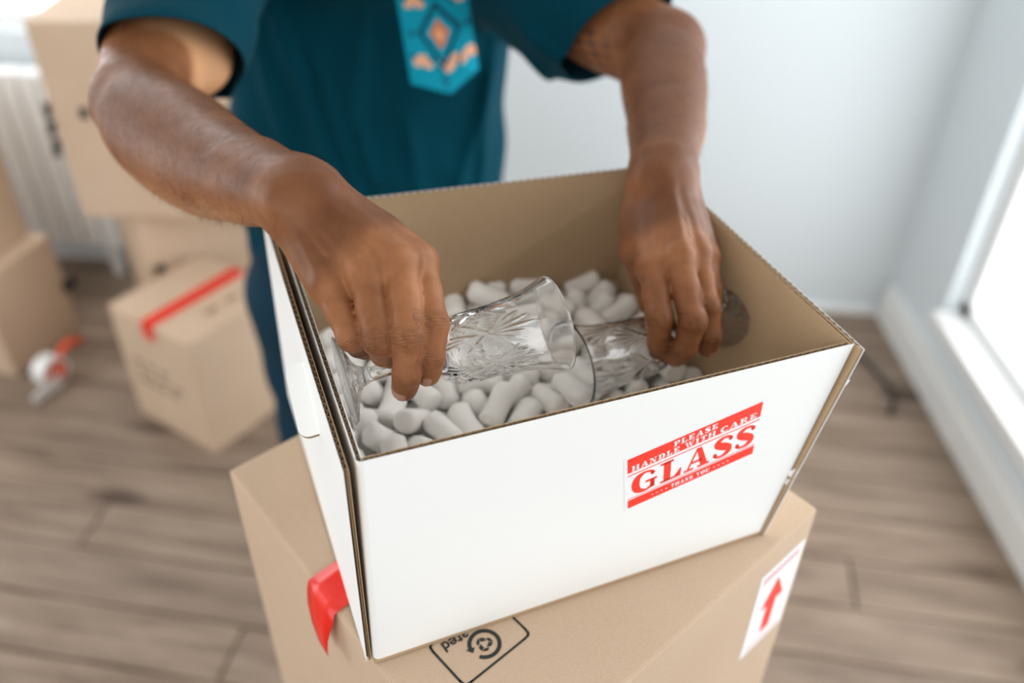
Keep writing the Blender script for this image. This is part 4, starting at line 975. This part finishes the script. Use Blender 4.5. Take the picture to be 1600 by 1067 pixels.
# ------------------------------------------------------------------ FOAM PEANUTS, settled into the carton
def settle(N=405, seed=3):
    r = np.random.default_rng(seed); R_ = .0116
    planes = []
    for (p, n) in ((FLb, -fn), (BLb, -bnrm), (FLb, -lnr), (FRb, -rnr)): planes.append((p+n*(TH+.0005), n))
    planes.append((np.array([0, 0, Z0+.0036]), np.array([0, 0, 1.])))
    hl = r.uniform(.0075, .0130, N)
    uvw = r.uniform(0.06, 0.94, (N, 2)); z = np.sort(r.uniform(0.01, 0.30, N))
    c = FLb+np.outer(uvw[:, 0], FRb-FLb)+np.outer(uvw[:, 1], BLb-FLb); c[:, 2] = Z0+z
    d = r.normal(size=(N, 3))*np.array([1, 1, .5]); d /= np.linalg.norm(d, axis=1)[:, None]
    X = np.concatenate([c-d*hl[:, None], c+d*hl[:, None]]); owner = np.concatenate([np.arange(N)]*2)
    ob_a = [G2F+(G2R-G2F)*s for s in np.linspace(0.02, .98, 12)]; ob_r = [.029, .012, .007, .006, .008, .016, .024, .026, .027, .028, .031, .034]
    ob_a += [G1F, G1F+(G1R-G1F)*.5, G1F+(G1R-G1F)*.6, G1F+(G1R-G1F)*.75, G1R]; ob_r += [.03, .022, .026, .028, .034]
    for FG in (FL_, FR_):
        for k, v in FG.items():
            for q in v[1:]: ob_a.append(U(*q[:3])); ob_r.append(q[3]+.002)
    ob_a = np.array(ob_a); ob_r = np.array(ob_r)
    for it in range(260):
        X[:, 2] -= .0022 if it < 200 else .0006
        A, Bq = X[:N], X[N:]; Mid = (A+Bq)/2; S3 = np.concatenate([A, Bq, Mid]); ow = np.concatenate([np.arange(N)]*3)
        for _ in range(2):
            # coarse neighbour search on a grid of cells
            D = S3[:, None, :]-S3[None, :, :] if False else None
            cellk = np.floor(S3/(2*R_)).astype(int); keyd = {}
            order = np.lexsort((cellk[:, 2], cellk[:, 1], cellk[:, 0]))
            corr = np.zeros_like(S3)
            G2 = (S3*S3).sum(1); dist2 = G2[:, None]+G2[None]-2*S3@S3.T
            I_, J_ = np.nonzero(dist2 < (2*R_)**2); mm = (I_ < J_) & (ow[I_] != ow[J_]); I_, J_ = I_[mm], J_[mm]
            v = S3[I_]-S3[J_]; L = np.linalg.norm(v, axis=1)+1e-9; push = (2*R_-L)[:, None]*v/L[:, None]*.28
            np.add.at(corr, I_, push); np.add.at(corr, J_, -push)
            v = S3[:, None]-ob_a[None]; L = np.linalg.norm(v, axis=2)+1e-9; pen = np.clip(ob_r[None]+R_-L, 0, None); corr += (v/L[..., None]*pen[..., None]*.5).sum(1)
            a = corr[:N]+corr[2*N:]*.5; b_ = corr[N:2*N]+corr[2*N:]*.5
            A = A+np.clip(a, -.006, .006); Bq = Bq+np.clip(b_, -.006, .006)
            v = Bq-A; L = np.linalg.norm(v, axis=1)[:, None]; m_ = (A+Bq)/2; h = v/L*hl[:, None]; A, Bq = m_-h, m_+h
            for p, n in planes:
                for Y in (A, Bq):
                    dd = (Y-p)@n-R_; Y -= np.minimum(dd, 0)[:, None]*n
            S3 = np.concatenate([A, Bq, (A+Bq)/2])
        X = np.concatenate([A, Bq])
    return (X[:N]+X[N:])/2, (X[N:]-X[:N])/np.linalg.norm(X[N:]-X[:N], axis=1)[:, None], hl, R_
pcn, pdir, phl, PR = settle()
def peanut_mesh(seed, hl):
    r = random.Random(seed); nseg, nr = 14, 11; V, F = [], []
    bend = r.uniform(-.003, .003); wa = r.uniform(.04, .12); ph = r.uniform(0, 6); Lh = hl+PR*.98
    dent = r.uniform(.0006, .0022)
    prof = []
    for i in range(nr):
        s = -1+2*i/(nr-1); z = s*Lh; e = max(0.0, 1-abs(s)**11)**0.34
        prof.append((z, PR*(1.0-wa*(1-s*s)*0.6+0.03*math.sin(3*s+ph))*(0.30+0.70*e) if abs(s) < 0.999 else PR*.55))
    V.append((bend*1.0, 0, -Lh+dent))
    for z, rad in prof:
        for j in range(nseg):
            a = 2*math.pi*j/nseg; k = 1+.05*math.sin(2*a+ph)+.03*math.sin(3*a+z*200)
            V.append((rad*k*math.cos(a)+bend*(z/Lh)**2, rad*k*math.sin(a), z))
    V.append((bend*1.0, 0, Lh-dent)); n = len(V)-1
    for j in range(nseg):
        F.append((0, 1+(j+1) % nseg, 1+j)); F.append((n, 1+(nr-1)*nseg+j, 1+(nr-1)*nseg+(j+1) % nseg))
        for i in range(nr-1): F.append((1+i*nseg+j, 1+i*nseg+(j+1) % nseg, 1+(i+1)*nseg+(j+1) % nseg, 1+(i+1)*nseg+j))
    return V, F
variants = []
for i, h in enumerate(np.linspace(.0078, .0128, 8)):
    V, F = peanut_mesh(i, h); me = bpy.data.meshes.new('packing_peanut'); me.from_pydata(V, [], F); me.materials.append(M_FOAM); me.polygons.foreach_set('use_smooth', np.ones(len(me.polygons), bool)); variants.append((h, me))
order = np.argsort(-pcn[:, 2]); rr = random.Random(9); rest = bmesh.new()
NIND = 285
for rank, i in enumerate(order):
    h, me = min(variants, key=lambda q: abs(q[0]-phl[i])+rr.uniform(0, .0006))
    q = Vector(pdir[i]).to_track_quat('Z', 'Y'); mw = Matrix.Translation(Vector(pcn[i])) @ q.to_matrix().to_4x4() @ Matrix.Rotation(rr.uniform(0, 6.28), 4, 'Z') @ Matrix.Scale(rr.uniform(0.90, 0.98), 4)
    if rank < NIND:
        o = bpy.data.objects.new('packing_peanut', me); COL.objects.link(o); o.matrix_world = mw
        tag(o, 'white foam packing peanut heaped in the open white carton', 'packing peanut', 'foam packing peanuts in the carton')
    else:
        tmp = me.copy(); tmp.transform(mw); rest.from_mesh(tmp); bpy.data.meshes.remove(tmp)
o = bm_obj('packing_peanuts', rest, M_FOAM, smooth=True); tag(o, 'lower layer of white foam packing peanuts filling the carton bottom', 'packing peanuts', kind='stuff')

# ------------------------------------------------------------------ BACKGROUND BOXES, CURTAIN, TAPE, CABLE
def bg_box(near, far_left, depth, z0, h, label, name='moving_box', mt=M_KRAFT_FAR):
    """near: front vertical edge (x,y); far_left: end of the left-front face; depth along the right-front face"""
    a, b_ = np.array([*near, z0+h]), np.array([*far_left, z0+h]); d = nrm(b_-a); n = np.array([-d[1], d[0], 0]); n = n if n[1] > 0 else -n
    e = empty(name, ((a+b_)/2+n*depth/2-np.array([0, 0, h]))); tag(e, label, 'box', 'cardboard moving boxes behind the man')
    adopt(rounded_box([b_, a, a+n*depth, b_+n*depth], h-0.0008, mt, bev=.004), e)
    m = (a+b_)/2; s = MB(); s.slab([m-d*.001+up*.0002, m+d*.001+up*.0002, m+d*.001+n*depth+up*.0002, m-d*.001+n*depth+up*.0002], up, .0004); adopt(s.build('flap_seam', M_EDGE), e)
    return e, a, d, n
def strip(e, name, quad, n, mt, t=.0008): b = MB(); b.slab(quad, n, t); return adopt(b.build(name, mt), e)
def face_print(e, org, dx, dy, n, rects, name='printed_text', mt=M_INK):
    for (x0, y0, x1, y1) in rects:
        b = MB(); b.slab([org+dx*x0+dy*y0, org+dx*x1+dy*y0, org+dx*x1+dy*y1, org+dx*x0+dy*y1], n, .0006); adopt(b.build(name, mt), e)
def words(x0, y0, w, h, n, rs): 
    out = []; x = x0
    for i in range(n): ww = w/n*rs.uniform(.5, .85); out.append((x, y0, x+ww, y0+h)); x += w/n
    return out
rs = random.Random(4)
e1, a, d, n = bg_box((-.823, 1.774), (-1.091, 1.949), .32, 0, .384, 'cardboard box with red tape across its top on the floor behind the man')
m = (a+a+d*.32)/2; strip(e1, 'red_tape', [m-d*.024+up*.0008, m+d*.024+up*.0008, m+d*.024+n*.32+up*.0008, m-d*.024+n*.32+up*.0008], up, M_TAPE)
strip(e1, 'red_tape', [m-d*.024-n*.0012-up*.05, m+d*.024-n*.0012-up*.05, m+d*.024-n*.0012+up*.001, m-d*.024-n*.0012+up*.001], -n, M_TAPE)
org = a+d*.27-up*.27; face_print(e1, org, -d, up, -n, words(0, .10, .16, .016, 3, rs)+words(0, .065, .2, .014, 4, rs)+words(0, .035, .18, .014, 4, rs), mt=mat('grey_ink', lin(126, 108, 92), .7, .2))
face_print(e1, a+d*.06+n*.12+up*.0006, n, d, up, words(0, 0, .14, .02, 2, rs), mt=M_EDGE)
e2, a, d, n = bg_box((-1.06, 2.16), (-1.231, 2.406), .44, 0, .536, 'cardboard box under the largest box, behind the red-taped one')
face_print(e2, a+n*.02-up*.20, n, up, nrm(np.cross(n, up)), [(0, 0, .03, .03)], 'round_mark')
e3, a, d, n = bg_box((-.58, 2.17), (-1.19, 2.15), .40, .536, .535, 'largest cardboard box with dark print, stacked top of the pile behind the man')
for (px0, py0, px1, py1) in ((70, 160, 82, 185), (76, 188, 90, 212), (84, 216, 98, 245), (126, 168, 140, 186)):
    q = [onplane(x, y, a, n)-n*.0006 for x, y in ((px0, py1), (px1, py1), (px1-4, py0), (px0-4, py0))]; strip(e3, 'printed_text', q, -n, M_INK, .0005)
e4, a, d, n = bg_box((-1.525, 2.096), (-1.96, 2.222), .29, 0, .345, 'cardboard box on the floor at the far left edge of the photo')
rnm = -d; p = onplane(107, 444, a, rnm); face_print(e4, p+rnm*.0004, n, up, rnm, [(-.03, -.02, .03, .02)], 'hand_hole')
e5, a, d, n = bg_box((-1.585, 2.10), (-2.02, 2.226), .29, .345, .42, 'cardboard box stacked upon the far left box by the radiator')
# radiator below the back window
rad = empty('radiator', WB0+bw*3.1-bn*.08); tag(rad, 'white radiator below the bright back window', 'radiator')
for i in range(14):
    s0 = 2.66+i*.066; q = [WB0+bw*s0-bn*.13+up*.13, WB0+bw*(s0+.058)-bn*.13+up*.13, WB0+bw*(s0+.058)-bn*.13+up*.74, WB0+bw*s0-bn*.13+up*.74]
    b = MB(); b.slab(q, bn, .07); adopt(b.build('column', M_TRIM), rad)
for z in (.17, .69): b = MB(); b.slab([WB0+bw*2.64-bn*.11+up*z, WB0+bw*3.62-bn*.11+up*z, WB0+bw*3.62-bn*.11+up*(z+.03), WB0+bw*2.64-bn*.11+up*(z+.03)], bn, .03); adopt(b.build('header_pipe', M_TRIM), rad)
for s_ in (2.70, 3.55): b = MB(); b.slab([WB0+bw*s_-bn*.11+up*0, WB0+bw*(s_+.03)-bn*.11+up*0, WB0+bw*(s_+.03)-bn*.11+up*.17, WB0+bw*s_-bn*.11+up*.17], bn, .03); adopt(b.build('foot', M_TRIM), rad)
# tape dispenser on the floor by the far left box
td_ = empty('tape_dispenser', (-1.395, 2.07, 0)); tag(td_, 'orange tape dispenser with a clear roll on the floor by the far left box', 'tape dispenser')
M_CLEAR = mat('clear_tape', lin(226, 226, 224), 0.08, 0.8); M_OR = mat('orange_plastic', lin(214, 84, 48), 0.4, 0.4)
def ring(c, axd, r0, r1, w, mt, name, parent, n=28):
    axd = nrm(axd); a_ = nrm(np.cross(axd, [0, 0, 1.])); b_ = np.cross(axd, a_); V, F = [], []
    for i in range(n):
        q = math.cos(2*math.pi*i/n)*a_+math.sin(2*math.pi*i/n)*b_
        V += [c+q*r0-axd*w/2, c+q*r1-axd*w/2, c+q*r1+axd*w/2, c+q*r0+axd*w/2]
    for i in range(n):
        k = (i+1) % n
        for j in range(4): F.append((4*i+j, 4*i+(j+1) % 4, 4*k+(j+1) % 4, 4*k+j))
    return adopt(mesh_obj(name, V, F, mt, smooth=False), parent)
rc_ = np.array([-1.395, 2.07, .052]); axd = np.array([.9, -.43, 0])
ring(rc_, axd, .038, .050, .048, M_CLEAR, 'tape_roll', td_); ring(rc_, axd, .030, .038, .05, M_OR, 'hub', td_)
b = MB(); f_ = np.array([-.43, -.9, 0]); b.slab([rc_+axd*.03-up*.05, rc_+axd*.03+f_*.10-up*.045, rc_+axd*.03+f_*.10-up*.02, rc_+axd*.03-up*.0], -axd, .006); adopt(b.build('frame', M_CLEAR), td_)
V, F = tube([rc_+axd*.01+up*.03-f_*.03, rc_+axd*.01+up*.06-f_*.07, rc_+axd*.01+up*.04-f_*.12], [.012, .014, .012], 10); adopt(mesh_obj('handle', V, F, M_OR, smooth=True), td_)
# cable along the foot of the back wall in the right corner
pts = [np.array([.80, 2.52, .008]), np.array([.92, 2.48, .008]), np.array([1.05, 2.46, .008]), np.array([1.10, 2.34, .008]), np.array([1.14, 2.22, .008]), np.array([1.17, 2.08, .008]), np.array([1.13, 1.98, .008])]
pp = [p[:3] for p in cat(pts, 8)]; V, F = tube(pp, .007, 8); c_o = mesh_obj('power_cable', V, F, mat('dark_cable', lin(52, 48, 46), .5, .3), smooth=True)
tag(c_o, 'dark cable curling on the floor in the right corner', 'cable')
